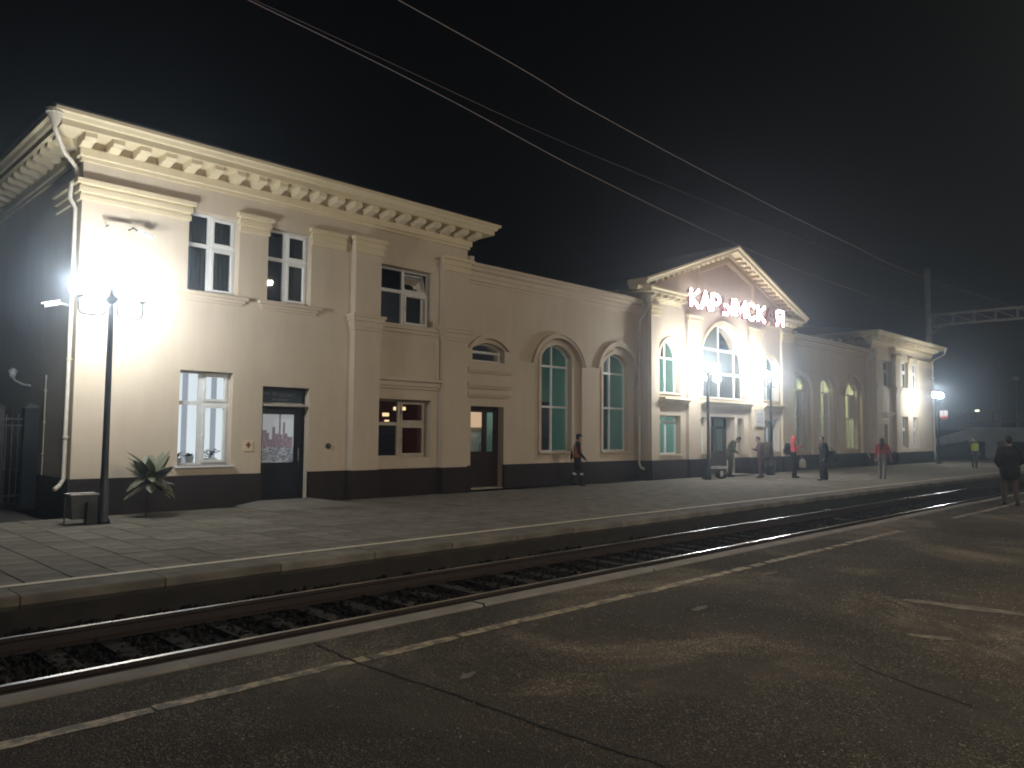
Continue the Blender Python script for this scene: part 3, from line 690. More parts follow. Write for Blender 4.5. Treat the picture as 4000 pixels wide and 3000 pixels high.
# ---- central pavilion
PY = 17.4
block(25.06, 37.40, PY, [(25.78, 27.30, 3.42, 5.58, .76, .32), (28.75, 32.85, 3.36, 6.62, 2.05, .34), (34.50, 36.02, 3.42, 5.58, .76, .32),
      (25.78, 27.30, .98, 2.52, 0, .30), (28.72, 29.38, .98, 2.52, 0, .30), (29.62, 31.70, .02, 2.56, 0, .5), (31.95, 32.55, .98, 2.52, 0, .3), (34.50, 36.02, .98, 2.52, 0, .30)], 7.5)
plinth(25.06, 37.40, PY, [(29.62, 31.70)], left=True)
mb = MB(); mb.prism([(25.06, 7.5), (37.40, 7.5), (37.40, 7.6), (31.1, 9.85), (25.06, 7.6)], 'y', PY + .001, PY + .2); part(mb, 'tympanum', 'wall_paint')
slope = 2.46 / 7.03
xz = lambda x, z, h: (x, PY - h, z)
part(MB().sweep([(24.07, 7.68), (31.1, 10.14), (38.13, 7.68)], [(0, -.3), (0, .66), (.08, .66), (.13, .58), (.24, .56), (.24, .14), (.40, .10), (.40, -.3)], xz), 'raking_cornice', 'trim_paint')
den = MB().box(-.07, .07, -.30, .0, -.13, 0).mesh('modillion', 'trim_paint')
for sgn in (-1, 1):
    for k in range(15):
        t = .55 + k * .40; inst('modillion', den, B, (31.1 + sgn * t, PY - .16, 10.14 - t * slope - .262), (0, R(19.3) * sgn, 0))
ENT = [(-.1, 6.98), (.05, 6.98), (.07, 7.08), (.11, 7.10), (.11, 7.24), (.44, 7.26), (.44, 7.36), (.53, 7.40), (.53, 7.48), (-.1, 7.50)]
part(MB().sweep([(25.06, BACK), (25.06, PY), (27.35, PY)], ENT, xyz), 'entablature', 'trim_paint'); part(MB().sweep([(34.85, PY), (37.40, PY), (37.40, BACK)], ENT, xyz), 'entablature', 'trim_paint')
den2 = MB().box(-.09, .09, -.30, .0, -.14, 0).mesh('modillion', 'trim_paint')
for x in (24.95, 25.4, 25.85, 26.3, 26.75, 27.2, 35.0, 35.45, 35.9, 36.35, 36.8, 37.25): inst('modillion', den2, B, (x, PY - .112, 7.258))
mb = MB(); mb.sweep([(28.75, 7.5), (28.75, 8.72), (31.1, 9.50), (33.45, 8.72), (33.45, 7.5)], [(-.10, -.05), (-.10, .10), (.04, .12), (.10, .06), (.10, -.05)], xz); part(mb, 'pediment_panel', 'trim_paint')
mb = MB(); mb.add([(24.02, 16.72, 7.70), (31.1, 16.72, 10.17), (38.18, 16.72, 7.70), (24.02, BACK + .3, 7.70), (31.1, BACK + .3, 10.17), (38.18, BACK + .3, 7.70), (31.1, 16.72, 10.145), (31.1, BACK + .3, 10.145), (24.07, 16.72, 7.685), (38.13, 16.72, 7.685)],
    [(0, 1, 4, 3), (1, 2, 5, 4), (0, 8, 6, 1), (1, 6, 9, 2)]); part(mb, 'roof', 'roof_metal')
for (a, b_) in ((25.08, 25.62), (36.20, 37.38)):
    pilaster(a, b_, PY, .12, 6.98, belt=False); bands(a, b_, PY - .12, 6.40)
for (a, b_) in ((27.70, 28.62), (32.98, 34.10)):
    mb = MB(); mb.box(a, b_, PY - .14, PY + .02, .75, 6.40); part(mb, 'pilaster', 'wall_paint'); bands(a, b_, PY - .14, 6.30)
    pb = MB(); pb.box(a - .02, b_ + .02, PY - .18, PY - .02, -.02, .749); part(pb, 'plinth', 'plinth_paint')
mb = MB(); ring(mb, 28.75, 32.85, 4.57, 2.05, .10, PY - .06, PY + .01); ring(mb, 28.655, 32.945, 4.57, 2.145, .06, PY - .10, PY + .01); part(mb, 'archivolt', 'trim_paint')
for a in (25.78, 34.50):
    mb = MB(); ring(mb, a, a + 1.52, 4.82, .76, .09, PY - .05, PY + .01); part(mb, 'archivolt', 'trim_paint')
    w_ = arch_window(B, a, a + 1.52, 3.42, 4.82, .76, PY + .26, (.5,), (.66,)); sill(w_, a - .1, a + 1.62, 3.42, PY - .08, PY + .26)
wm = arch_window(B, 28.75, 32.85, 3.36, 4.57, 2.05, PY + .27, (.17, .50, .83), (.34, .66), bw=.05); sill(wm, 28.70, 32.9, 3.36, PY - .1, PY + .27)
for (a, b_) in ((25.68, 27.66), (28.64, 32.95), (34.14, 36.16)):
    mb = MB(); mb.prism([(PY + .02, 2.90), (PY - .05, 2.90), (PY - .07, 2.96), (PY - .12, 2.97), (PY - .12, 3.00), (PY - .14, 3.02), (PY - .30, 3.14), (PY - .34, 3.15), (PY - .34, 3.22), (PY + .02, 3.27)], 'x', a, b_); part(mb, 'hood_moulding', 'trim_paint')
for (a, b_) in ((25.78, 27.30), (34.50, 36.02)):
    w_ = rect_window(B, a, b_, .98, 2.52, PY + .24, .5, .82, sash=False); sill(w_, a - .06, b_ + .06, .98, PY - .06, PY + .24)
for (a, b_) in ((28.72, 29.38), (31.95, 32.55)):
    w_ = rect_window(B, a, b_, .98, 2.52, PY + .24, .5, .8, sash=False); sill(w_, a - .06, b_ + .06, .98, PY - .06, PY + .24)
room(B, 25.3, 28.3, PY + .40, 22.0, 0, 6.9, 'teal_room', [(26.6, 18.9, 4.35, .22, .22, .12), (26.9, 20.6, 2.7, .5, .08, .03)], 'tube_light')
room(B, 33.9, 36.9, PY + .40, 22.0, 0, 6.9, 'teal_room', [(35.2, 20.0, 5.6, .3, .08, .03)], 'tube_light')
room(B, 28.4, 33.5, PY + .42, 23.0, 2.95, 7.0, 'pale_room', [(31.5, 20.0, 6.6, .8, .2, .03)], 'tube_light')
room(B, 28.5, 33.4, PY + .60, 22.0, 0, 2.9, 'teal_room', [(30.2, 20.5, 2.75, .5, .06, .03)], 'tube_light')
D3 = MB(); y = PY + .42
for (a, b_) in ((29.62, 29.72), (30.61, 30.71), (31.60, 31.70)): D3.box(a, b_, y, y + .08, .03, 2.56)
for (a, b_) in ((29.72, 30.61), (30.71, 31.60)):
    D3.box(a, b_, y + .01, y + .07, .03, 1.05); D3.box(a, b_, y + .01, y + .07, 2.02, 2.14); D3.box(a, b_, y + .01, y + .07, 2.48, 2.56); D3.box(a, a + .12, y + .01, y + .07, 1.05, 2.02); D3.box(b_ - .12, b_, y + .01, y + .07, 1.05, 2.02)
d3 = part(D3, 'door', 'brown_door')
for (a, b_) in ((29.72, 30.61), (30.71, 31.60)):
    MB().quad((a + .12, y + .04, 1.05), (b_ - .12, y + .04, 1.05), (b_ - .12, y + .04, 2.02), (a + .12, y + .04, 2.02)).build('pane', 'window_glass', d3)
    MB().quad((a, y + .04, 2.14), (b_, y + .04, 2.14), (b_, y + .04, 2.48), (a, y + .04, 2.48)).build('pane', 'window_glass', d3)
MB().tube([(30.55, y, 1.0), (30.55, y - .07, 1.02), (30.55, y - .07, 1.38), (30.55, y, 1.4)], .016).build('handle', 'steel', d3)
mb = MB(); mb.box(29.4, 31.9, 16.6, PY - .05, -.02, .06); part(mb, 'door_step', 'concrete')

# ---- rainwater pipes
def downpipe(pts, funnel=True, foot=None):
    o = MB().tube(pts, .046, 10).build('downpipe', 'pipe_paint', B, smooth=True)
    if funnel:
        x, y, z = pts[0]; MB().lathe([(.06, -.12), (.07, -.08), (.15, .10), (.17, .12), (.17, .20), (.14, .20)], (x, y, z), 12).build('funnel', 'pipe_paint', o)
    return o
def bracket_ring(o, x, y, zs):
    for z in zs: MB().lathe([(.055, -.02), (.068, -.02), (.068, .02), (.055, .02)], (x, y, z), 10).build('pipe_clip', 'pipe_paint', o)
p_ = downpipe([(4.22, 16.95, 7.86), (4.22, 16.95, 7.70), (4.50, 17.35, 7.40), (4.83, 17.62, 7.20), (4.85, 17.66, 6.98), (4.74, 17.66, 6.86), (4.74, 17.66, 6.55), (4.85, 17.66, 6.35), (4.85, 17.66, .75), (4.76, 17.60, .62), (4.64, 17.46, .56)]); bracket_ring(p_, 4.85, 17.66, (1.6, 3.2, 4.6))
p_ = downpipe([(15.82, 17.62, 6.98), (15.82, 17.62, 6.80), (15.80, 17.75, 6.5), (15.78, 17.80, 6.35), (15.78, 17.80, 4.95)])
p_ = downpipe([(25.0, 17.35, 6.86), (25.0, 17.35, 6.7), (24.93, 17.5, 6.42), (24.90, 17.72, 6.2), (24.90, 17.74, .62), (24.90, 17.66, .48), (24.92, 17.52, .42)]); bracket_ring(p_, 24.90, 17.74, (1.5, 3.2, 4.6))
p_ = downpipe([(37.75, 17.40, 6.86), (37.75, 17.40, 6.7), (37.62, 17.6, 6.42), (37.56, 17.78, 6.2), (37.56, 17.78, .62), (37.56, 17.68, .48)]); bracket_ring(p_, 37.56, 17.78, (2.4, 4.0))
p_ = downpipe([(48.50, 17.36, 6.86), (48.50, 17.36, 6.65), (48.44, 17.6, 6.42), (48.42, 17.76, 6.2), (48.42, 17.76, .62), (48.42, 17.66, .48)])
p_ = downpipe([(60.52, 16.80, 7.86), (60.52, 16.80, 7.64), (60.40, 16.9, 7.5), (59.9, 17.3, 7.2), (59.82, 17.42, 7.0), (59.82, 17.42, .6), (59.86, 17.34, .45)])
# @@MORE
# ================================================================== LAMPS
def lamp_post(x, y, label):
    t = thing('lamp_post', label, 'street lamp', (x, y, 0), 'double globe lamps along the station platform')
    MB().lathe([(.13, 0), (.13, .06), (.095, .10), (.085, .75), (.07, .80), (.062, 1.2), (.048, 4.12), (.048, 4.2)], (x, y, 0), 14).build('pole', 'lamp_iron', t, smooth=True)
    MB().box(x - .30, x - .12, y - .10, y + .10, 0, .42).build('cable_box', 'lamp_iron', t)
    MB().lathe([(.05, 4.16), (.10, 4.22), (.13, 4.28), (.13, 4.31), (.05, 4.33), (.03, 4.42), (.012, 4.5)], (x, y, 0), 12).build('finial', 'lamp_iron', t, smooth=True)
    for s in (-1, 1):
        pts = [(x + s * .11, y, 4.27)]
        pts += [(x + s * (.21 - .10 * math.cos(a)), y, 4.02 - .10 * math.sin(a)) for a in [i * math.pi / 12 for i in range(7)]]
        pts += [(x + s * (.47 + .10 * math.sin(a)), y, 4.02 - .10 * math.cos(a)) for a in [i * math.pi / 12 for i in range(7)]]
        pts += [(x + s * .57, y, 4.24)]
        arm = MB().tube(pts, .016, 8).build('arm', 'lamp_iron', t, smooth=True)
        MB().lathe([(.03, 4.22), (.085, 4.25), (.085, 4.29), (.06, 4.30)], (x + s * .57, y, 0), 12).build('globe_holder', 'lamp_iron', arm)
        MB().ball((x + s * .57, y, 4.47), .175, 12).build('globe', 'globe_light', t, smooth=True)
    return t
lamp_post(5.03, 15.8, 'lit double globe lamp post in front of the white end wall beside the litter bin')
lamp_post(27.40, 16.2, 'lit double globe lamp post beside the black bags at the entrance')
lamp_post(32.75, 16.2, 'lit double globe lamp post past the entrance door, behind the hooded walkers')
lampd = lamp_post(55.5, 15.9, 'lit double globe lamp post at the far end carrying the platform number board')

# tall floodlight masts on the asphalt platform (their light and one reflection show in the picture)
def mast(x, y, h, label, tx, ty, s=1.0):
    t = thing('floodlight_mast', label, 'light mast', (x, y, 0), 'floodlight masts on the asphalt platform')
    MB().lathe([(.22, 0), (.22, .05), (.14, .08), (.07, h)], (x, y, 0), 12).build('pole', 'concrete_pole', t, smooth=True)
    d = Vector((tx - x, ty - y, 0)).normalized(); n = Vector((-d.y, d.x, 0))
    MB().tube([Vector((x, y, h - .05)) - n * .5, Vector((x, y, h - .05)) + n * .5], .03, 8).build('crossbar', 'steel_truss', t)
    for k in (-1, 1):
        c = Vector((x, y, h + .12)) + n * .42 * k
        dn = (d * .75 + Vector((0, 0, -.66))).normalized(); up = n.cross(dn)
        A = [c + n * a * .19 + up * b_ * .15 for a, b_ in ((-1, -1), (1, -1), (1, 1), (-1, 1))]; Bk = [p - dn * .14 for p in A]
        f = MB().add(A + Bk, [(4, 5, 6, 7), (0, 1, 5, 4), (1, 2, 6, 5), (2, 3, 7, 6), (3, 0, 4, 7)]).build('floodlight', 'lamp_iron', t)
        MB().add([c + n * a * .17 * s + up * b_ * .13 * s - dn * .02 for a, b_ in ((-1, -1), (1, -1), (1, 1), (-1, 1))], [(0, 1, 2, 3)]).build('lens', 'flood_light', f)
mast(19.65, -3.0, 9.6, 'tall concrete floodlight mast whose lamp is mirrored in the upper window', 14, 14)
mast(46.0, -3.0, 9.6, 'tall concrete floodlight mast further along the asphalt platform', 44, 14)
mast(8.0, -4.2, 6.2, 'short concrete floodlight mast standing near the photographer', 6.5, 2, .98)

# ================================================================== STATION NAME IN NEON
SG = thing('station_name_sign', 'pink white neon letters reading КАРЫМСКАЯ on the pediment, two letters failing', 'sign', (31.3, 16.95, 6.88))
def stroke_letter(strokes, x0, x1, z0, z1, y, lit):
    wv = x1 - x0; hv = z1 - z0; body = MB(); lo = []; off = []
    for si, st in enumerate(strokes):
        P = [Vector((x0 + p[0] * wv, z0 + p[1] * hv)) for p in st]
        for i in range(len(P) - 1):
            d = (P[i + 1] - P[i]).normalized(); n = Vector((-d.y, d.x)) * .075; a, b_ = P[i] - d * .03, P[i + 1] + d * .03
            yo = .002 * i + .011 * si
            q = [a + n, b_ + n, b_ - n, a - n]
            body.prism([(v.x, v.y) for v in q], 'y', y + yo, y + .11 + yo)
        on = lit if isinstance(lit, bool) else lit[si]
        for s in (-1, 1):
            T = []
            for i, p in enumerate(P):
                d = (P[min(i + 1, len(P) - 1)] - P[max(i - 1, 0)]).normalized(); n = Vector((-d.y, d.x)) * .042 * s
                T.append((p.x + n.x, y - .03, p.y + n.y))
            (lo if on else off).append(T)
    o = body.build('letter', 'sign_shell', SG)
    for T in lo: MB().tube(T, .024, 6).build('neon_tube', 'neon_pink', o)
    for T in off: MB().tube(T, .024, 6).build('neon_tube', 'neon_off', o)
Cst = [[(.5 + .5 * math.sin(a), .5 + .5 * math.cos(a)) for a in [R(55) - i * R(290) / 14 for i in range(15)]]]
K_ = [[(.06, 0), (.06, 1)], [(.95, 1), (.16, .5), (.95, 0)]]
A_ = [[(0, 0), (.5, 1), (1, 0)], [(.2, .33), (.8, .33)]]
P_ = [[(.06, 0), (.06, 1), (.65, 1), (.95, .87), (.95, .6), (.65, .46), (.06, .46)]]
YU = [[(.05, 1), (.05, .0)], [(.05, 0), (.42, 0), (.6, .13), (.6, .38), (.42, .5), (.08, .5)], [(.97, 0), (.97, 1)]]
M_ = [[(.03, 0), (.03, 1), (.5, .3), (.97, 1), (.97, 0)]]
YA = [[(.94, 0), (.94, 1), (.35, 1), (.05, .87), (.05, .6), (.35, .46), (.94, .46)], [(.45, .46), (.02, 0)]]
LT = [(K_, 27.20, 27.86, True), (A_, 28.0, 28.70, True), (P_, 28.84, 29.50, True), (YU, 29.74, 30.66, [False, True, True]), (M_, 30.86, 31.70, True), (Cst, 31.94, 32.64, True), (K_, 32.86, 33.58, True), (A_, 33.76, 34.46, False), (YA, 34.72, 35.44, True)]
for (st, a, b_, lit) in LT: stroke_letter(st, a, b_, 6.98, 7.68, 16.86, lit)
for z in (7.05, 7.60):
    MB().tube([(27.1, 17.0, z), (35.6, 17.0, z)], .018, 6).build('support_rail', 'steel_truss', SG)
for x in (27.4, 29.4, 31.3, 33.3, 35.2):
    MB().tube([(x, 17.02, 6.90), (x, 17.02, 7.75)], .016, 6).build('support_post', 'steel_truss', SG); MB().tube([(x, 17.02, 7.35), (x, 17.45, 7.35)], .014, 6).build('support_bracket', 'steel_truss', SG)

# ================================================================== SMALL THINGS ON THE WALL
def text_mesh(s, size, x, y, z, m, parent, rot=(R(90), 0, 0), name='lettering', align='LEFT'):
    cu = bpy.data.curves.new('lettering', 'FONT'); cu.body = s; cu.size = size; cu.extrude = .002; cu.align_x = align
    o = bpy.data.objects.new('tmp', cu); col.objects.link(o); dg = bpy.context.evaluated_depsgraph_get()
    me = bpy.data.meshes.new_from_object(o.evaluated_get(dg)); bpy.data.objects.remove(o)
    me.materials.clear(); me.materials.append(MATS[m])
    t = bpy.data.objects.new(name, me); col.objects.link(t); t.parent = parent; t.location = Vector((x, y, z)) - ORG[parent]; t.rotation_euler = rot
    return t
ds = thing('door_sign', 'dark blue Медпункт sign with faint white lettering above the black poster door', 'sign', (9.68, 17.74, 2.44))
MB().box(9.12, 10.26, 17.728, 17.744, 2.475, 2.775).build('board', 'sign_blue', ds)
text_mesh('РЖД', .085, 9.16, 17.725, 2.66, 'sign_grey_text', ds); text_mesh('Медпункт', .135, 9.42, 17.725, 2.63, 'sign_grey_text', ds); text_mesh('на вокзале', .09, 9.43, 17.725, 2.52, 'sign_grey_text', ds)
mat('cross_red', (.20, .05, .05), (.16, .04, .04), 6, .6)
rc = thing('medical_plaque', 'small pale plaque with a red cross beside the black door', 'plaque', (8.72, 17.49, 1.30))
MB().box(8.60, 8.84, 17.482, 17.499, 1.28, 1.54).build('board', 'trim_paint', rc)
MB().box(8.70, 8.74, 17.476, 17.483, 1.36, 1.50).box(8.66, 8.699, 17.476, 17.483, 1.41, 1.45).box(8.741, 8.78, 17.476, 17.483, 1.41, 1.45).build('red_cross', 'cross_red', rc)
bb = thing('bell_button', 'small dark round bell push on the plain wall right of the black door', 'bell push', (10.9, 17.49, 1.34))
MB().prism([(10.9 + .07 * math.cos(i * math.pi / 8), 1.39 + .07 * math.sin(i * math.pi / 8)) for i in range(16)], 'y', 17.46, 17.499).build('housing', 'lamp_iron', bb)
MB().prism([(10.9 + .03 * math.cos(i * math.pi / 8), 1.39 + .03 * math.sin(i * math.pi / 8)) for i in range(16)], 'y', 17.45, 17.461).build('button', 'steel', bb)
pq = thing('information_board', 'pale grey information board on the wall right of the entrance door', 'notice board', (33.85, 17.2, 2.2))
MB().box(33.30, 34.16, 17.21, 17.255, 2.22, 2.90).build('board', 'plaque_white', pq)
MB().box(33.28, 34.18, 17.19, 17.256, 2.16, 2.219).build('frame_bottom', 'pipe_paint', pq); MB().box(33.28, 34.18, 17.19, 17.256, 2.901, 2.94).build('frame_top', 'pipe_paint', pq)
for k in range(5): MB().box(33.40, 34.06 - .1 * (k % 2), 17.204, 17.209, 2.74 - k * .1, 2.77 - k * .1).build('printed_line', 'bin_metal', pq)
def cctv(x, y, z, dx, dy, label, arm=True):
    t = thing('security_camera', label, 'camera', (x, y, z))
    d = Vector((dx, dy, -.28)).normalized(); s_ = Vector((x, y, z)); e_ = s_ + d * .30
    MB().tube([s_, e_], .045, 10).build('body', 'camera_white', t); MB().tube([e_, e_ + d * .012], .038, 10).build('lens', 'lamp_iron', t)
    MB().tube([s_ - d * .02 + Vector((0, 0, .055)), e_ + d * .06 + Vector((0, 0, .055))], .02, 6).build('sun_hood', 'camera_white', t)
    return t
c_ = cctv(4.70, 17.95, 4.38, -.9, -.1, 'white security camera on the shaded end wall by the corner pipe'); MB().tube([(4.93, 17.95, 4.34), (4.70, 17.95, 4.38)], .025, 8).build('bracket', 'camera_white', c_)
c_ = cctv(5.95, 17.25, 6.0, .9, -.15, 'security camera above the lamp on the front wall pointing to the entrance'); MB().tube([(5.86, 17.5, 6.06), (5.86, 17.25, 6.06), (5.95, 17.25, 6.02)], .02, 8).build('bracket', 'lamp_iron', c_)
MB().box(5.35, 5.88, 17.30, 17.36, 6.055, 6.09).build('mounting_bar', 'pipe_paint', c_); MB().tube([(5.40, 17.33, 6.05), (5.40, 17.5, 6.05)], .018, 6).build('bracket', 'lamp_iron', c_)
c_ = cctv(58.9, 17.25, 5.9, .9, -.2, 'security camera under the capital at the far end of the station'); MB().tube([(58.9, 17.5, 5.95), (58.9, 17.25, 5.92)], .022, 8).build('bracket', 'lamp_iron', c_)
wl = thing('wall_lantern', 'unlit white bracket lantern on the shaded end wall above the fence', 'wall lamp', (4.92, 21.1, 2.7))
MB().tube([(4.92, 20.75, 2.78), (4.80, 20.9, 2.80), (4.66, 21.05, 2.9), (4.62, 21.1, 3.02)], .022, 8).build('bracket', 'white_plastic', wl); MB().lathe([(.11, 0), (.105, .04), (.03, .11)], (4.62, 21.1, 3.08), 10).build('shade', 'white_plastic', wl); MB().ball((4.62, 21.1, 3.04), .08, 8).build('bulb', 'white_plastic', wl)
cb = thing('cable_conduit', 'thin pale conduit running up the shaded end wall behind the fence post', 'conduit', (4.9, 19.42, .75))
MB().tube([(4.895, 19.42, .75), (4.895, 19.42, 2.96)], .016, 6).build('pipe', 'pipe_paint', cb)
for z in (1.2, 1.9, 2.6): MB().box(4.86, 4.92, 19.38, 19.46, z, z + .03).build('clip', 'pipe_paint', cb)

# ramp at the medical door
rp_ = structure(MB().add([(9.0, 17.45, .10), (10.35, 17.45, .10), (9.0, 16.65, .10), (10.35, 16.65, .10), (8.4, 17.45, .004), (11.0, 17.45, .004), (8.5, 15.9, .004), (10.95, 15.9, .004)], [(0, 1, 3, 2), (0, 2, 6, 4), (2, 3, 7, 6), (3, 1, 5, 7)]).build('door_ramp', 'concrete'))

# litter bins
def litter_bin(x, y, label):
    t = thing('litter_bin', label, 'litter bin', (x, y, 0), 'litter bins on the station platform')
    mb = MB(); mb.add([(x + sx * w_, y + sy * d_, z) for (z, w_, d_) in ((.10, .20, .15), (.55, .25, .19)) for sx, sy in ((-1, -1), (1, -1), (1, 1), (-1, 1))], [(0, 1, 2, 3), (0, 1, 5, 4), (1, 2, 6, 5), (2, 3, 7, 6), (3, 0, 4, 7)]); mb.build('bucket', 'bin_metal', t)
    MB().tube([(x - .26, y - .20, .555), (x + .26, y - .20, .555), (x + .26, y + .20, .555), (x - .26, y + .20, .555), (x - .26, y - .20, .555)], .016, 6).build('rim', 'steel', t)
    for s in (-1, 1):
        MB().tube([(x + s * .29, y, 0), (x + s * .29, y, .50), (x + s * .22, y, .50)], .016, 6).build('stand', 'bin_metal', t); MB().box(x + s * .29 - .03, x + s * .29 + .03, y - .16, y + .16, 0, .025).build('foot', 'bin_metal', t)
litter_bin(4.72, 15.98, 'grey tapered litter bin at the corner beside the first lamp post')
litter_bin(33.7, 16.75, 'grey tapered litter bin by the brown wall right of the entrance')

# spiky ornamental plant on a thin stem
pl = thing('ornamental_plant', 'dark spiky broad-leaved plant on a thin stem before the white wall', 'plant', (6.05, 16.45, 0))
MB().tube([(6.05, 16.45, 0), (6.06, 16.45, .35), (6.10, 16.46, .62)], [.018, .016, .02], 8).build('stem', 'lamp_iron', pl)
MB().lathe([(.20, 0), (.20, .012), (.03, .02)], (6.05, 16.45, 0), 14).build('base_plate', 'lamp_iron', pl)
def leaf(parent, o, az, el, L, W, droop, m):
    mb = MB(); n = 7; vs = []; p = Vector(o); a = el
    side = Vector((-math.sin(az), math.cos(az), 0))
    for i in range(n + 1):
        t = i / n; wd = W * (math.sin(math.pi * min(1, .12 + t * .88)) ** .8) * (1 if t < .96 else .1)
        d = Vector((math.cos(az) * math.cos(a), math.sin(az) * math.cos(a), math.sin(a))); up = side.cross(d)
        vs += [p - side * wd + up * wd * .35, p.copy(), p + side * wd + up * wd * .35]
        p = p + d * L / n; a -= droop / n
    fs = []
    for i in range(n): fs += [(3*i, 3*i+1, 3*i+4, 3*i+3), (3*i+1, 3*i+2, 3*i+5, 3*i+4)]
    mb.add(vs, fs); return mb.build('leaf', m, parent, smooth=True)
for k in range(48):
    az = rnd.uniform(0, 6.28); el = R(rnd.choice((75, 60, 45, 30, 15, 0, -15))) + rnd.uniform(-.15, .15)
    leaf(pl, (6.14, 16.46, .62 + rnd.uniform(0, .25)), az, el, rnd.uniform(.45, .72), rnd.uniform(.085, .135), rnd.uniform(.1, 1.1), 'leaf_grey')
# pot plants behind the lit window
def pot(x, z, r, h, label, kind):
    t = thing('pot_plant', label, 'pot plant', (x, 17.90, z), 'pot plants in the lit window')
    MB().lathe([(r * .75, 0), (r, h), (r * .9, h), (r * .85, h - .02)], (x, 17.90, z), 12).build('pot', 'pot_white', t)
    for k in range(26 if kind != 'spider' else 14):
        if kind == 'bush': leaf(t, (x + rnd.uniform(-.2, .2), 17.9, z + h + rnd.uniform(.06, .2)), rnd.uniform(0, 6.28), rnd.uniform(-.3, .7), .10, .035, .6, 'leaf_dark')
        elif kind == 'low': leaf(t, (x, 17.9, z + h), rnd.uniform(0, 6.28), rnd.uniform(.2, 1.2), .12, .03, .8, 'leaf_dark')
        else: leaf(t, (x, 17.9, z + h), rnd.uniform(0, 6.28), rnd.uniform(.7, 1.4), rnd.uniform(.22, .36), .014, 2.0, 'leaf_dark')
    if kind == 'bush':
        for s in (-.1, .02, .1): MB().tube([(x, 17.9, z + h - .02), (x + s, 17.9, z + h + .18)], .008, 5).build('stem', 'leaf_dark', t)
pot(7.22, .97, .10, .16, 'white pot with a thin arching plant at the left of the lit window', 'spider'); pot(7.50, .97, .10, .20, 'small white pot with a low bushy plant in the lit window', 'low'); pot(7.98, .97, .16, .15, 'wide white planter with a spreading leafy plant in the lit window', 'bush')

# fence left of the building
fe = thing('yard_fence', 'dark metal bar fence with a square capped post by the end wall', 'fence', (4.4, 19.8, 0))
for x in (4.72, 4.08 - .02, 2.2):
    MB().box(x - .14, x + .14, 19.66, 19.94, -.02, 2.22).build('post', 'lamp_iron', fe); MB().add([(x - .17, 19.63, 2.22), (x + .17, 19.63, 2.22), (x + .17, 19.97, 2.22), (x - .17, 19.97, 2.22), (x, 19.8, 2.36)], [(0, 1, 4), (1, 2, 4), (2, 3, 4), (3, 0, 4), (0, 3, 2, 1)]).build('post_cap', 'bin_metal', fe)
for z in (1.84, 1.98, .3): MB().box(2.34, 4.57, 19.785, 19.815, z - .02, z + .02).build('rail', 'lamp_iron', fe)
for k in range(20):
    x = 2.42 + k * .115; MB().box(x - .012, x + .012, 19.79, 19.81, .12, 2.08 + .06 * (k % 2)).build('bar', 'lamp_iron', fe)

# bags by the entrance lamp
bg_ = thing('duffel_bag', 'black duffel bag with a white patch lying beside the entrance lamp post', 'bag', (28.25, 16.1, 0))
MB().ball((28.30, 16.15, .20), .20, 12, (2.1, 1.0, 1)).build('body', 'plinth_paint', bg_, smooth=True); MB().ball((28.06, 16.01, .20), .10, 9, (.8, .75, 1.25)).build('white_patch', 'plaque_white', bg_, smooth=True)
MB().tube([(28.1, 16.1, .36), (28.25, 16.1, .5), (28.5, 16.1, .5), (28.6, 16.1, .36)], .015, 6).build('handle', 'lamp_iron', bg_)
cr = thing('cardboard_box', 'pale flat carton lying on top of the black duffel bag', 'box', (28.2, 16.2, .40))
MB().box(27.9, 28.55, 16.0, 16.4, .40, .50).build('carton', 'plaque_white', cr); MB().box(28.2, 28.25, 15.998, 16.402, .398, .502).build('tape', 'pipe_paint', cr)

# platform number board on the last lamp
nb = thing('platform_number_board', 'small white and red board with the number 1 on the far lamp post', 'sign', (55.6, 15.6, 2.9))
MB().box(55.58, 55.62, 15.36, 15.84, 3.08, 3.46).build('board', 'plaque_white', nb); MB().box(55.58, 55.62, 15.36, 15.84, 2.93, 3.079).build('red_strip', 'sign_red', nb)
text_mesh('1', .40, 55.575, 15.60, 3.13, 'sign_red', nb, (R(90), 0, R(-90)), align='CENTER'); MB().tube([(55.6, 15.84, 3.4), (55.5, 15.9, 3.4)], .012, 6).build('bracket', 'lamp_iron', nb)

# ================================================================== CATENARY
GX = 66.0
gy = thing('catenary_gantry', 'concrete mast carrying a steel lattice beam across the tracks behind the station', 'gantry', (GX, 19.4, 0))
for (yy) in (19.44, -15.0):
    MB().lathe([(.30, -.6), (.29, 0), (.22, 15.0), (.20, 15.02)], (GX, yy, 0), 14).build('concrete_mast', 'concrete_pole', gy, smooth=True)
for z in (8.2, 9.7, 10.5, 12.2, 12.9): MB().lathe([(.26, 0), (.285, 0), (.285, .06), (.26, .06)], (GX, 19.44, z), 14).build('mast_band', 'steel_truss', gy)
for dx in (-.25, .25):
    for z in (10.43, 11.26): MB().box(GX + dx - .05, GX + dx + .05, -15, 19.2, z - .05, z + .05).build('beam_chord', 'steel_truss', gy)
    for k in range(24):
        y0 = 19.1 - k * 1.42; MB().box(GX + dx - .03, GX + dx + .03, y0 - .03, y0 + .03, 10.48, 11.21).build('beam_post', 'steel_truss', gy)
        MB().tube([(GX + dx, y0, 11.2), (GX + dx, y0 - 1.42, 10.48)], .03, 5).build('beam_diagonal', 'steel_truss', gy)
MB().tube([(GX, 19.3, 9.6), (GX, 18.5, 10.38)], .06, 6).build('knee_brace', 'steel_truss', gy); MB().box(GX - .06, GX + .06, 18.3, 19.4, 10.28, 10.36).build('bearing_beam', 'steel_truss', gy)
MB().tube([(GX, 7.8, 10.4), (GX, 7.8, 9.5)], .03, 6).build('hanger', 'steel_truss', gy)
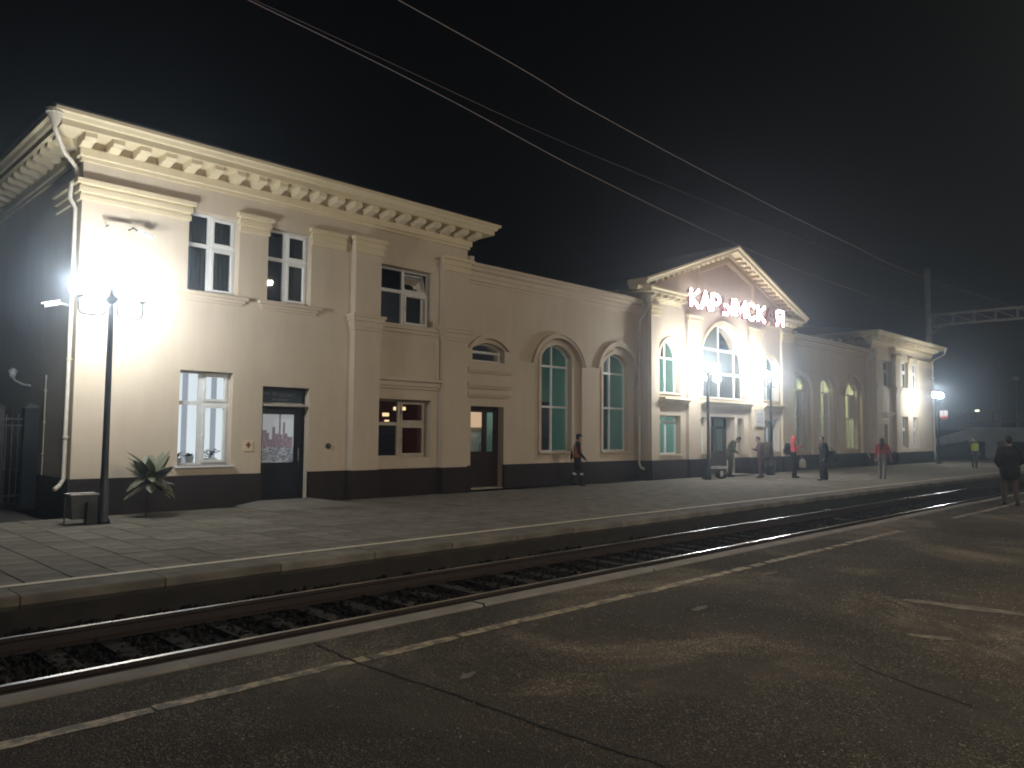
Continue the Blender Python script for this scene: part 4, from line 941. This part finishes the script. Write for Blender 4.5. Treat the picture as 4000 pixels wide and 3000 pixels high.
for k in range(4): MB().lathe([(.03, 0), (.10, .02), (.10, .05), (.03, .07)], (GX, 7.8, 9.45 - k * .12), 10).build('insulator', 'white_plastic', gy)
def smooth_pts(P, n=10):
    out = []
    for i in range(len(P) - 1):
        p0, p1, p2, p3 = [Vector(P[max(0, min(len(P) - 1, i + k))]) for k in (-1, 0, 1, 2)]
        for k in range(n):
            t = k / n; out.append(.5 * ((2 * p1) + (p2 - p0) * t + (2 * p0 - 5 * p1 + 4 * p2 - p3) * t * t + (3 * p1 - p0 - 3 * p2 + p3) * t ** 3))
    return out + [Vector(P[-1])]
def wire(P, r, label): tag(MB().tube(smooth_pts(P), r, 6).build('overhead_wire', 'wire', None, smooth=True), label, 'cable', 'overhead wires above the track')
wire([(-40, 7.8, 7.6), (-12, 7.8, 7.1), (3.74, 7.8, 6.43), (9.5, 7.8, 5.95), (14.34, 7.8, 5.66), (20, 7.8, 5.56), (26.4, 7.8, 5.72), (45, 7.8, 6.9), (GX, 7.8, 9.1)], .0055, 'lower overhead wire sagging above the track towards the pediment')
wire([(-40, 7.8, 8.6), (-12, 7.8, 8.0), (5.78, 7.8, 7.26), (9.58, 7.8, 7.02), (14.26, 7.8, 6.84), (20, 7.8, 6.74), (26.4, 7.8, 6.76), (45, 7.8, 7.7), (GX, 7.8, 9.45)], .006, 'upper overhead wire sagging above the track clear of the pediment')
wire([(-40, 8.6, 7.9), (-12, 8.6, 7.4), (3.9, 8.6, 6.95), (12, 8.6, 6.75), (26, 8.6, 7.0), (45, 8.6, 8.1), (GX, 8.6, 10.3)], .0025, 'thin third overhead wire running just beside the lower wire')

# ================================================================== FAR END: FOOTBRIDGE, MASTS
fb = thing('footbridge', 'grey concrete footbridge approach with railing beyond the station end', 'footbridge', (76, 12, 0))
MB().box(75, 78, -6, 19.2, 1.40, 2.45).build('deck_beam', 'pale_concrete', fb); MB().box(74.8, 78.2, -6.1, 19.3, 2.451, 2.60).build('deck_slab', 'pale_concrete', fb)
for yy in (17.55, 11.0, 4.5): MB().box(75.3, 77.6, yy - .45, yy + .45, -.05, 1.399).build('pier', 'pale_concrete', fb)
MB().box(80, 80.3, -8, 26, -.05, 2.4).build('void_backing', 'dark_ground', fb)  # dark wall added to stand for the shade under the deck
for z in (3.15, 3.85): MB().tube([(74.95, -6, z), (74.95, 19.2, z)], .035, 6).build('handrail', 'steel_truss', fb)
for k in range(14): MB().box(74.91, 74.99, 19.1 - k * 1.9, 19.18 - k * 1.9, 2.6, 3.9).build('railing_post', 'steel_truss', fb)
for k in range(100): MB().box(74.94, 74.96, 19.0 - k * .24, 19.015 - k * .24, 2.65, 3.82).build('baluster', 'steel_truss', fb)
st_ = MB(); st_.prism([(19.21, 2.45), (27.0, -.05), (26.0, -.05), (19.21, 1.5)], 'x', 75, 78); st_.build('stair_flight', 'pale_concrete', fb)
MB().tube([(74.95, 19.3, 3.85), (74.95, 26.8, 1.2)], .035, 6).build('handrail', 'steel_truss', fb)
bk = thing('bridge_lamp', 'small greenish lamp glowing on top of the footbridge railing', 'lamp', (75, 18.45, 2.6))
MB().tube([(75, 18.45, 2.6), (75, 18.45, 3.95)], .03, 6).build('post', 'steel_truss', bk); MB().box(74.9, 75.1, 18.30, 18.60, 3.95, 4.08).build('lamp_head', 'far_lamp_light', bk)
for (x, y, h, lab) in ((90, 20.2, 9.1, 'tall unlit lamp mast far beyond the footbridge with a small round head'), (90, 18.68, 7.5, 'shorter unlit lamp mast far beyond the footbridge near the lattice beam')):
    t = thing('far_mast', lab, 'light mast', (x, y, 0)); MB().lathe([(.12, 0), (.06, h)], (x, y, 0), 8).build('pole', 'concrete_pole', t); MB().ball((x, y, h + .1), .35, 8, (1, 1, .6)).build('lamp_head', 'white_plastic', t)

# ================================================================== PEOPLE
def cap_mesh(mb, a, ra, b, rb, n=10):
    a, b = Vector(a), Vector(b); d = b - a; L = d.length; d = d / L if L > 1e-6 else Vector((0, 0, 1))
    ref = Vector((0, 0, 1)) if abs(d.z) < .9 else Vector((1, 0, 0)); u = (ref - d * ref.dot(d)).normalized(); v = d.cross(u)
    rings = [(a - d * ra * math.cos(t), ra * math.sin(t)) for t in (.25, .8, math.pi / 2)] + [(b + d * rb * math.cos(t), rb * math.sin(t)) for t in (math.pi / 2, .8, .25)]
    vs = []
    for c, r in rings:
        for j in range(n):
            q = 2 * math.pi * j / n; vs.append(c + (u * math.cos(q) + v * math.sin(q)) * r)
    k = len(rings)
    fs = [(i * n + j, i * n + (j + 1) % n, (i + 1) * n + (j + 1) % n, (i + 1) * n + j) for i in range(k - 1) for j in range(n)]
    fs += [tuple(range(n - 1, -1, -1)), tuple(range((k - 1) * n, k * n))]
    mb.add(vs, fs)
def hand_caps(w_, dirv, side, palm_n):
    """palm, four unequal curled fingers and a thumb leaving the side of the palm"""
    d = Vector(dirv).normalized(); p = Vector(palm_n).normalized(); s = d.cross(p) * side; w_ = Vector(w_)
    kn = w_ + d * .085; out = [(w_, .026, kn - s * .022, .022), (w_, .026, kn + s * .022, .022)]
    for k, (o, l) in enumerate(((-.033, .066), (-.011, .078), (.011, .072), (.033, .056))):
        a = kn + s * o; m_ = a + d * l * .5 + p * l * .22; e_ = m_ + d * l * .22 + p * l * .42
        out += [(a, .0105, m_, .0095), (m_, .0095, e_, .0085)]
    b_ = w_ + d * .03 - s * .03; m_ = b_ + d * .032 - s * .028 + p * .012; out += [(b_, .014, m_, .0115), (m_, .0115, m_ + d * .03 + p * .016, .0095)]
    return out
def person(label, loc, heading, H, mats, pose=None, bulk=1.0, extra=(), voxel=.014, hood=False, long_coat=0.0, hair=True):
    J = dict(pelvis=(0, 0, .95), waist=(.0, 0, 1.10), chest=(.01, 0, 1.30), neck=(.01, 0, 1.47), head=(.03, 0, 1.63),
             shl=(0, .185, 1.42), shr=(0, -.185, 1.42), ell=(-.03, .235, 1.13), elr=(-.03, -.235, 1.13), wrl=(.05, .24, .88), wrr=(.05, -.24, .88),
             hil=(0, .09, .92), hir=(0, -.09, .92), knl=(.03, .10, .50), knr=(.03, -.10, .50), anl=(-.01, .10, .09), anr=(-.01, -.10, .09), face=(1, 0, 0))
    J.update(pose or {}); V = {k: Vector(v) for k, v in J.items()}; S = H / 1.75; b = bulk
    C = []   # (a, ra, b, rb, region)
    def c(a, ra, e, rb, reg): C.append((Vector(a), ra, Vector(e), rb, reg))
    side = (V['shl'] - V['shr']).normalized()
    for s in (-1, 1):
        o = side * s * .075; c(V['pelvis'] + side * s * .07, .115 * b, V['waist'] + o * .9, .112 * b, 'top' if long_coat else 'legs'); c(V['waist'] + o * .9, .114 * b, V['chest'] + o, .122 * b, 'top'); c(V['chest'] + o, .12 * b, (V['shl'] if s > 0 else V['shr']) - side * s * .05, .082 * b, 'top')
        if long_coat: c(V['pelvis'] + side * s * .07, .13 * b, V['pelvis'] + side * s * .075 - Vector((0, 0, long_coat)), .125 * b, 'top')
    c(V['chest'], .11, V['neck'], .062, 'top'); c(V['neck'], .055, V['head'] - Vector((0, 0, .06)), .052, 'skin')
    f = V['face'].normalized(); up = Vector((0, 0, 1)); upv = (up - f * up.dot(f)).normalized(); hs = upv.cross(f); h0 = V['head']
    c(h0 + upv * .03, .088, h0 - upv * .03 + f * .012, .076, 'skin'); c(h0 - upv * .07 + f * .03, .045, h0 - upv * .05 + f * .035, .05, 'skin')
    c(h0 + f * .086 + upv * .012, .011, h0 + f * .104 - upv * .018, .014, 'skin')                        # nose
    for s in (-1, 1): c(h0 + hs * s * .082 + upv * .012, .012, h0 + hs * s * .086 - upv * .02, .010, 'skin')   # ears
    if hair: c(h0 + upv * .048 - f * .018, .092, h0 + upv * .01 - f * .034, .080, 'hair')
    if hood: c(h0 + upv * .04 - f * .02, .118, h0 - upv * .05 - f * .035, .112, 'top'); c(h0 - upv * .05 - f * .03, .11, V['neck'] - f * .02, .09, 'top')
    for s, sh, el, wr in ((1, 'shl', 'ell', 'wrl'), (-1, 'shr', 'elr', 'wrr')):
        c(V[sh], .072 * b, V[el], .052 * b, 'top'); c(V[el], .053 * b, V[wr], .038 * b, 'top')
        dv = (V[wr] - V[el]).normalized(); pn = Vector((1, 0, 0)) if abs(dv.x) < .8 else Vector((0, 0, -1)); pn = pn - dv * pn.dot(dv)
        if pn.length < .1: pn = Vector((0, -s, 0))
        for (a, ra, e, rb) in hand_caps(V[wr], dv, s, pn): C.append((a, ra, e, rb, 'skin'))
    lb = 1 + (b - 1) * .6
    for hi, kn, an in (('hil', 'knl', 'anl'), ('hir', 'knr', 'anr')):
        c(V[hi], .098 * lb, V[kn], .066 * lb, 'legs'); c(V[kn], .066 * lb, V[an] + Vector((0, 0, .03)), .050 * lb, 'legs')
        fw = Vector((1, 0, 0)); c(V[an] - Vector((.02, 0, .035)), .046, V[an] + fw * .13 - Vector((0, 0, .05)), .038, 'shoe')
    for (a, ra, e, rb, reg) in extra: c(a, ra, e, rb, reg)
    mb = MB()
    for (a, ra, e, rb, reg) in C: cap_mesh(mb, a, ra, e, rb)
    me0 = bpy.data.meshes.new('tmp'); me0.from_pydata([tuple(v) for v in mb.v], [], mb.f); bm = bmesh.new(); bm.from_mesh(me0); bmesh.ops.recalc_face_normals(bm, faces=bm.faces); bm.to_mesh(me0); bm.free()
    o = bpy.data.objects.new('tmp', me0); col.objects.link(o)
    r = o.modifiers.new('r', 'REMESH'); r.mode = 'VOXEL'; r.voxel_size = voxel; sm = o.modifiers.new('s', 'SMOOTH'); sm.factor = .5; sm.iterations = 3
    dg = bpy.context.evaluated_depsgraph_get(); me = bpy.data.meshes.new_from_object(o.evaluated_get(dg)); bpy.data.objects.remove(o)
    nP = len(me.polygons); ct = np.empty(nP * 3); me.polygons.foreach_get('center', ct); ct = ct.reshape(-1, 3)
    best = np.full(nP, 1e9); reg = np.zeros(nP, int); names = ['skin', 'hair', 'top', 'legs', 'shoe', 'band', 'vest']
    for (a, ra, e, rb, rg) in C:
        A = np.array(a); D = np.array(e) - A; L2 = max(D @ D, 1e-9); t = np.clip(((ct - A) @ D) / L2, 0, 1); dist = np.linalg.norm(ct - (A + t[:, None] * D), axis=1) - (ra + (rb - ra) * t)
        m_ = dist < best; best[m_] = dist[m_]; reg[m_] = names.index(rg)
    # the face opening stays skin
    fv = ct - np.array(h0 + f * .05); fr = (np.linalg.norm(fv - np.outer(fv @ np.array(f), np.array(f)), axis=1) < .075) & ((ct - np.array(h0)) @ np.array(f) > .035) & ((ct - np.array(h0)) @ np.array(upv) < .055)
    reg[fr & ((reg == 2) | (reg == 1))] = 0
    for n_ in names: me.materials.append(MATS[mats.get(n_, mats['top'])])
    me.polygons.foreach_set('material_index', reg); me.polygons.foreach_set('use_smooth', [True] * nP)
    p = bpy.data.objects.new('person', me); col.objects.link(p); p.location = loc; p.rotation_euler = (0, 0, R(heading)); p.scale = (S, S, S)
    p['label'] = label; p['category'] = 'person'; p['group'] = 'people on the platforms'
    ORG[p] = Vector((0, 0, 0))
    # eyes
    for s in (-1, 1):
        q = h0 + f * .085 + hs * s * .032 + upv * .018; MB().ball(q, .009, 6).build('eye', 'lamp_iron', p, local=True)
    return p
def kid(p, mb, name, m, smooth=True): return mb.build(name, m, p, local=True, smooth=smooth)
def backpack(person_o, label, m, back=(-.20, 0, 1.22), size=(.13, .17, .24)):
    t = bpy.data.objects.new('backpack', None); col.objects.link(t); t.matrix_world = Matrix.LocRotScale(person_o.location, person_o.rotation_euler, person_o.scale)
    t['label'] = label; t['category'] = 'backpack'; ORG[t] = Vector((0, 0, 0))
    bx, by, bz = back; sx, sy, sz = size
    b = MB(); P = []
    for (z, k) in ((-1, .82), (-.85, .97), (-.3, 1), (.4, .97), (.8, .85), (1, .5)):
        for i in range(14):
            a = 2 * math.pi * i / 14; ca, sa = math.cos(a), math.sin(a); q = (abs(ca) ** 4 + abs(sa) ** 4) ** -.25; P.append((bx + ca * q * sx * k, by + sa * q * sy * k, bz + z * sz))
    b.add(P, [(i * 14 + j, i * 14 + (j + 1) % 14, (i + 1) * 14 + (j + 1) % 14, (i + 1) * 14 + j) for i in range(5) for j in range(14)] + [tuple(range(13, -1, -1)), tuple(range(70, 84))])
    b.build('body', m, t, local=True, smooth=True)
    MB().box(bx - sx - .05, bx - sx + .02, by - sy * .7, by + sy * .7, bz - sz * .8, bz + .0).build('pocket', m, t, local=True)
    for s in (-1, 1): MB().tube([(bx + sx * .8, by + s * .10, bz + sz * .8), (.03, s * .12, 1.49), (.125, s * .13, 1.36), (.10, s * .15, 1.15), (bx + sx, by + s * .14, bz - sz * .7)], .016, 6).build('strap', m, t, local=True)
    return t
mat('skin_tone', (.45, .28, .20), (.40, .24, .17), 12, .55)
mat('hair_dark', (.02, .016, .014), (.012, .01, .01), 30, .6)
mat('cloth_black', (.016, .016, .019), (.010, .010, .012), 9, .9, 1.0, 9)
mat('cloth_navy', (.022, .026, .036), (.014, .017, .024), 9, .9, 1.0, 9)
mat('cloth_orange', (.55, .13, .06), (.42, .09, .045), 9, .8, 1.0, 9)
mat('cloth_camo', (.095, .10, .06), (.028, .032, .022), 13, .9, 1.0, 9)
mat('cloth_flare_mauve', (.14, .075, .095), (.09, .05, .065), 8, .9, 1.0, 9)  # purple of the lens flare put into the cloth colour
mat('cloth_brown', (.11, .085, .065), (.065, .05, .04), 10, .9, 1.0, 9)
mat('cloth_pink', (.75, .13, .15), (.60, .09, .11), 8, .8, 1.0, 9)
mat('cloth_red', (.40, .035, .045), (.05, .02, .022), 3.2, .8, 1.0, 9)
mat('cloth_grey', (.19, .175, .175), (.13, .12, .12), 10, .9, 1.0, 9)
mat('cloth_lime', (.52, .62, .06), (.42, .52, .05), 8, .7, 1.0, 9)
mat('reflective', (.75, .75, .72), (.65, .65, .62), 8, .35)
mat('shoe_black', (.015, .014, .014), (.01, .01, .01), 9, .6)
RIGHT, LEFT, AWAY, TOWARD = -65, 115, 25, 205
def M_(top, legs, hair='hair_dark', shoe='shoe_black', **k): return dict(skin='skin_tone', top=top, legs=legs, hair=hair, shoe=shoe, **k)
# 1 track worker
p = person('worker in orange vest and dark cap walking past the tall green-lit window', (20.35, 17.05, 0), -40, 1.74, M_('cloth_black', 'cloth_black', band='reflective', vest='cloth_orange'),
    dict(head=(.06, 0, 1.62), wrr=(.22, -.24, .92), elr=(.02, -.25, 1.14), wrl=(-.16, .25, .92), ell=(-.12, .25, 1.15), knr=(.16, -.09, .50), anr=(.12, -.09, .09), knl=(-.03, .09, .50), anl=(-.20, .09, .12)), 1.1,
    extra=[(Vector((0, .07, 1.02)), .135, Vector((.01, .08, 1.28)), .140, 'vest'), (Vector((0, -.07, 1.02)), .135, Vector((.01, -.08, 1.28)), .140, 'vest'), (Vector((.15, -.09, .42)), .068, Vector((.14, -.09, .38)), .066, 'band'), (Vector((-.07, .09, .42)), .068, Vector((-.09, .09, .38)), .066, 'band')])
kid(p, MB().lathe([(.105, 0), (.108, .05), (.09, .09), (.03, .105)], (.05, 0, 1.665), 14), 'cap', 'cloth_black'); kid(p, MB().prism([(.10, -.07), (.20, -.05), (.22, 0), (.20, .05), (.10, .07)], 'z', 1.672, 1.684), 'cap_peak', 'cloth_black', False)
kid(p, MB().box(-.062, -.05, -.04, .04, 1.68, 1.75), 'cap_patch', 'reflective', False)
for s in (-1, 1): kid(p, MB().tube([(-.13, s * .08, 1.05), (-.155, s * .085, 1.25), (-.08, s * .11, 1.46), (.06, s * .11, 1.45), (.145, s * .09, 1.25)], .02, 6), 'reflective_strap', 'reflective')
# 2 man in camouflage bending
p = person('man in olive camouflage stooping with bowed head right of the black duffel bag', (29.75, 16.55, 0), RIGHT + 8, 1.80, M_('cloth_camo', 'cloth_camo', 'cloth_black'),
    dict(pelvis=(-.02, 0, .95), waist=(.01, 0, 1.09), chest=(.09, 0, 1.29), neck=(.20, 0, 1.43), head=(.33, 0, 1.51), shl=(.12, .20, 1.40), shr=(.12, -.20, 1.40), ell=(.10, .25, 1.12), elr=(.10, -.25, 1.12), wrl=(.27, .14, 1.0), wrr=(.27, -.14, 1.0), face=(.75, 0, -.66), knl=(.06, .11, .5), knr=(-.02, -.11, .5), anl=(.02, .12, .09), anr=(-.06, -.12, .09)), 1.30, long_coat=.14)
# 3 mauve from flare tint, with pack
p = person('person in flare-tinted mauve jacket carrying a large brown pack, facing the camo man', (30.05, 15.35, 0), LEFT + 8, 1.72, M_('cloth_flare_mauve', 'cloth_flare_mauve'),
    dict(head=(.09, 0, 1.60), neck=(.05, 0, 1.46), chest=(.03, 0, 1.30), ell=(.05, .24, 1.15), elr=(.05, -.24, 1.15), wrl=(.27, .12, 1.20), wrr=(.27, -.12, 1.20), face=(.9, 0, -.35), anl=(.04, .10, .09), anr=(-.08, -.10, .09)), 1.12, long_coat=.1)
backpack(p, 'large brown pack on the back of the person in flare-tinted mauve', 'cloth_brown', (-.27, 0, 1.20), (.19, .22, .32))
# 4 pink hood
p = person('person in coral pink hooded jacket with hands raised, standing sideways', (31.25, 14.5, 0), RIGHT, 1.74, M_('cloth_pink', 'cloth_black'),
    dict(head=(.05, 0, 1.62), ell=(.06, .25, 1.12), elr=(.06, -.25, 1.12), wrl=(.26, .08, 1.30), wrr=(.26, -.08, 1.30), face=(.95, 0, -.2), anl=(.08, .09, .09), knl=(.06, .1, .5)), 1.08, hood=True, hair=False)
backpack(p, 'dark backpack on the back of the person in the pink hood', 'cloth_black', (-.22, 0, 1.20), (.12, .17, .25))
tb = thing('carrier_bag', 'pale plastic carrier bag hanging beside the person in the pink hood', 'bag', (31.50, 14.22, .4))
bgm = MB(); bgm.add([(31.50 + sx * w_, 14.22 + sy * d_, z) for (z, w_, d_) in ((.42, .10, .07), (.50, .14, .10), (.70, .13, .08), (.80, .07, .02)) for sx, sy in ((-1, -1), (1, -1), (1, 1), (-1, 1))], [(0, 1, 2, 3)] + [(i * 4 + j, i * 4 + (j + 1) % 4, i * 4 + 4 + (j + 1) % 4, i * 4 + 4 + j) for i in range(3) for j in range(4)] + [(12, 13, 14, 15)]); bgm.build('sack', 'pipe_paint', tb, smooth=True)
MB().tube([(31.46, 14.22, .79), (31.46, 14.38, 1.20), (31.53, 14.22, .79)], .008, 5).build('handle', 'pot_white', tb)
# 5 dark
p = person('person in black coat and wide dark trousers walking left with a big black bag', (30.35, 12.85, 0), LEFT + 20, 1.74, M_('cloth_black', 'cloth_navy'),
    dict(head=(.07, 0, 1.62), knl=(.16, .09, .51), anl=(.13, .10, .09), knr=(-.04, -.09, .50), anr=(-.16, -.10, .10), wrl=(.08, .30, .90), ell=(-.05, .27, 1.14), wrr=(-.22, -.27, .92), elr=(-.14, -.26, 1.15)), 1.16, long_coat=.2,
    extra=[(Vector((.05, .10, .55)), .11, Vector((.10, .10, .16)), .10, 'legs'), (Vector((-.03, -.10, .55)), .11, Vector((-.12, -.10, .16)), .10, 'legs')])
db = thing('holdall', 'big slack black holdall slung behind the person in the black coat', 'bag', (30.5, 12.3, .5)); MB().ball((30.46, 12.58, .92), .22, 12, (.9, 1.25, 1.15)).build('body', 'cloth_black', db, smooth=True); MB().tube([(30.42, 12.70, 1.05), (30.36, 12.82, 1.44), (30.52, 12.45, 1.16)], .016, 6).build('strap', 'cloth_black', db)
# 6 red jacket
p = person('person in red and black jacket and grey trousers walking away along the edge', (33.5, 11.75, 0), AWAY - 10, 1.68, M_('cloth_red', 'cloth_grey'),
    dict(knl=(.10, .10, .5), anl=(.10, .10, .09), knr=(-.02, -.10, .50), anr=(-.12, -.10, .10), wrr=(.0, -.36, .86), elr=(-.06, -.30, 1.13)), 1.14, hair=True,
    extra=[(Vector((-.06, 0, 1.50)), .11, Vector((-.05, 0, 1.66)), .105, 'hair'), (Vector((-.05, 0, 1.36)), .09, Vector((-.05, 0, 1.50)), .10, 'hair')])
rb_ = thing('shoulder_bag', 'black shoulder bag hanging at the right side of the red jacket walker', 'bag', (33.75, 11.25, .5)); MB().ball((33.70, 11.33, .86), .19, 12, (.75, 1.0, 1.35)).build('body', 'cloth_black', rb_, smooth=True); MB().tube([(33.68, 11.40, 1.05), (33.55, 11.62, 1.42), (33.72, 11.30, 1.10)], .014, 6).build('strap', 'cloth_black', rb_)
# 7 hi-vis far
p = person('distant worker in a lime reflective vest standing beyond the station end', (50.0, 12.5, 0), TOWARD + 20, 1.76, M_('cloth_navy', 'cloth_navy', vest='cloth_lime'), None, 1.1,
    extra=[(Vector((0, .07, 1.02)), .135, Vector((.01, .08, 1.30)), .140, 'vest'), (Vector((0, -.07, 1.02)), .135, Vector((.01, -.08, 1.30)), .140, 'vest')], voxel=.02)
kid(p, MB().box(-.2, -.19, -.15, .15, 1.10, 1.14), 'reflective_strap', 'reflective', False)
# 8 near man
p = person('man in black jacket and pale brown trousers standing on the near asphalt platform', (23.4, 5.05, 0), AWAY + 5, 1.78, M_('cloth_black', 'cloth_brown'), dict(wrl=(.16, .20, 1.0), ell=(.0, .29, 1.12), wrr=(.16, -.20, 1.0), elr=(.0, -.29, 1.12), anl=(.05, .13, .09), anr=(-.08, -.13, .09), knl=(.05, .12, .5)), 1.28, long_coat=.16)

# ================================================================== LAMP GLARE: added volume that mimics lens glare
if GLARE_HAZE:
    hz = MB().box(-40, 120, -40, 62, -1.7, 15.5).build('glare_haze', 'concrete'); hz['kind'] = 'stuff'
    hm = bpy.data.materials.new('glare_haze'); hm.use_nodes = True; nt = hm.node_tree; nt.nodes.remove(nt.nodes['Principled BSDF'])
    vo = nt.nodes.new('ShaderNodeVolumePrincipled'); vo.inputs['Color'].default_value = (.74, .88, 1.0, 1); vo.inputs['Density'].default_value = GLARE_HAZE; vo.inputs['Anisotropy'].default_value = .90
    nt.links.new(vo.outputs[0], nt.nodes['Material Output'].inputs['Volume']); hz.data.materials.clear(); hz.data.materials.append(hm)
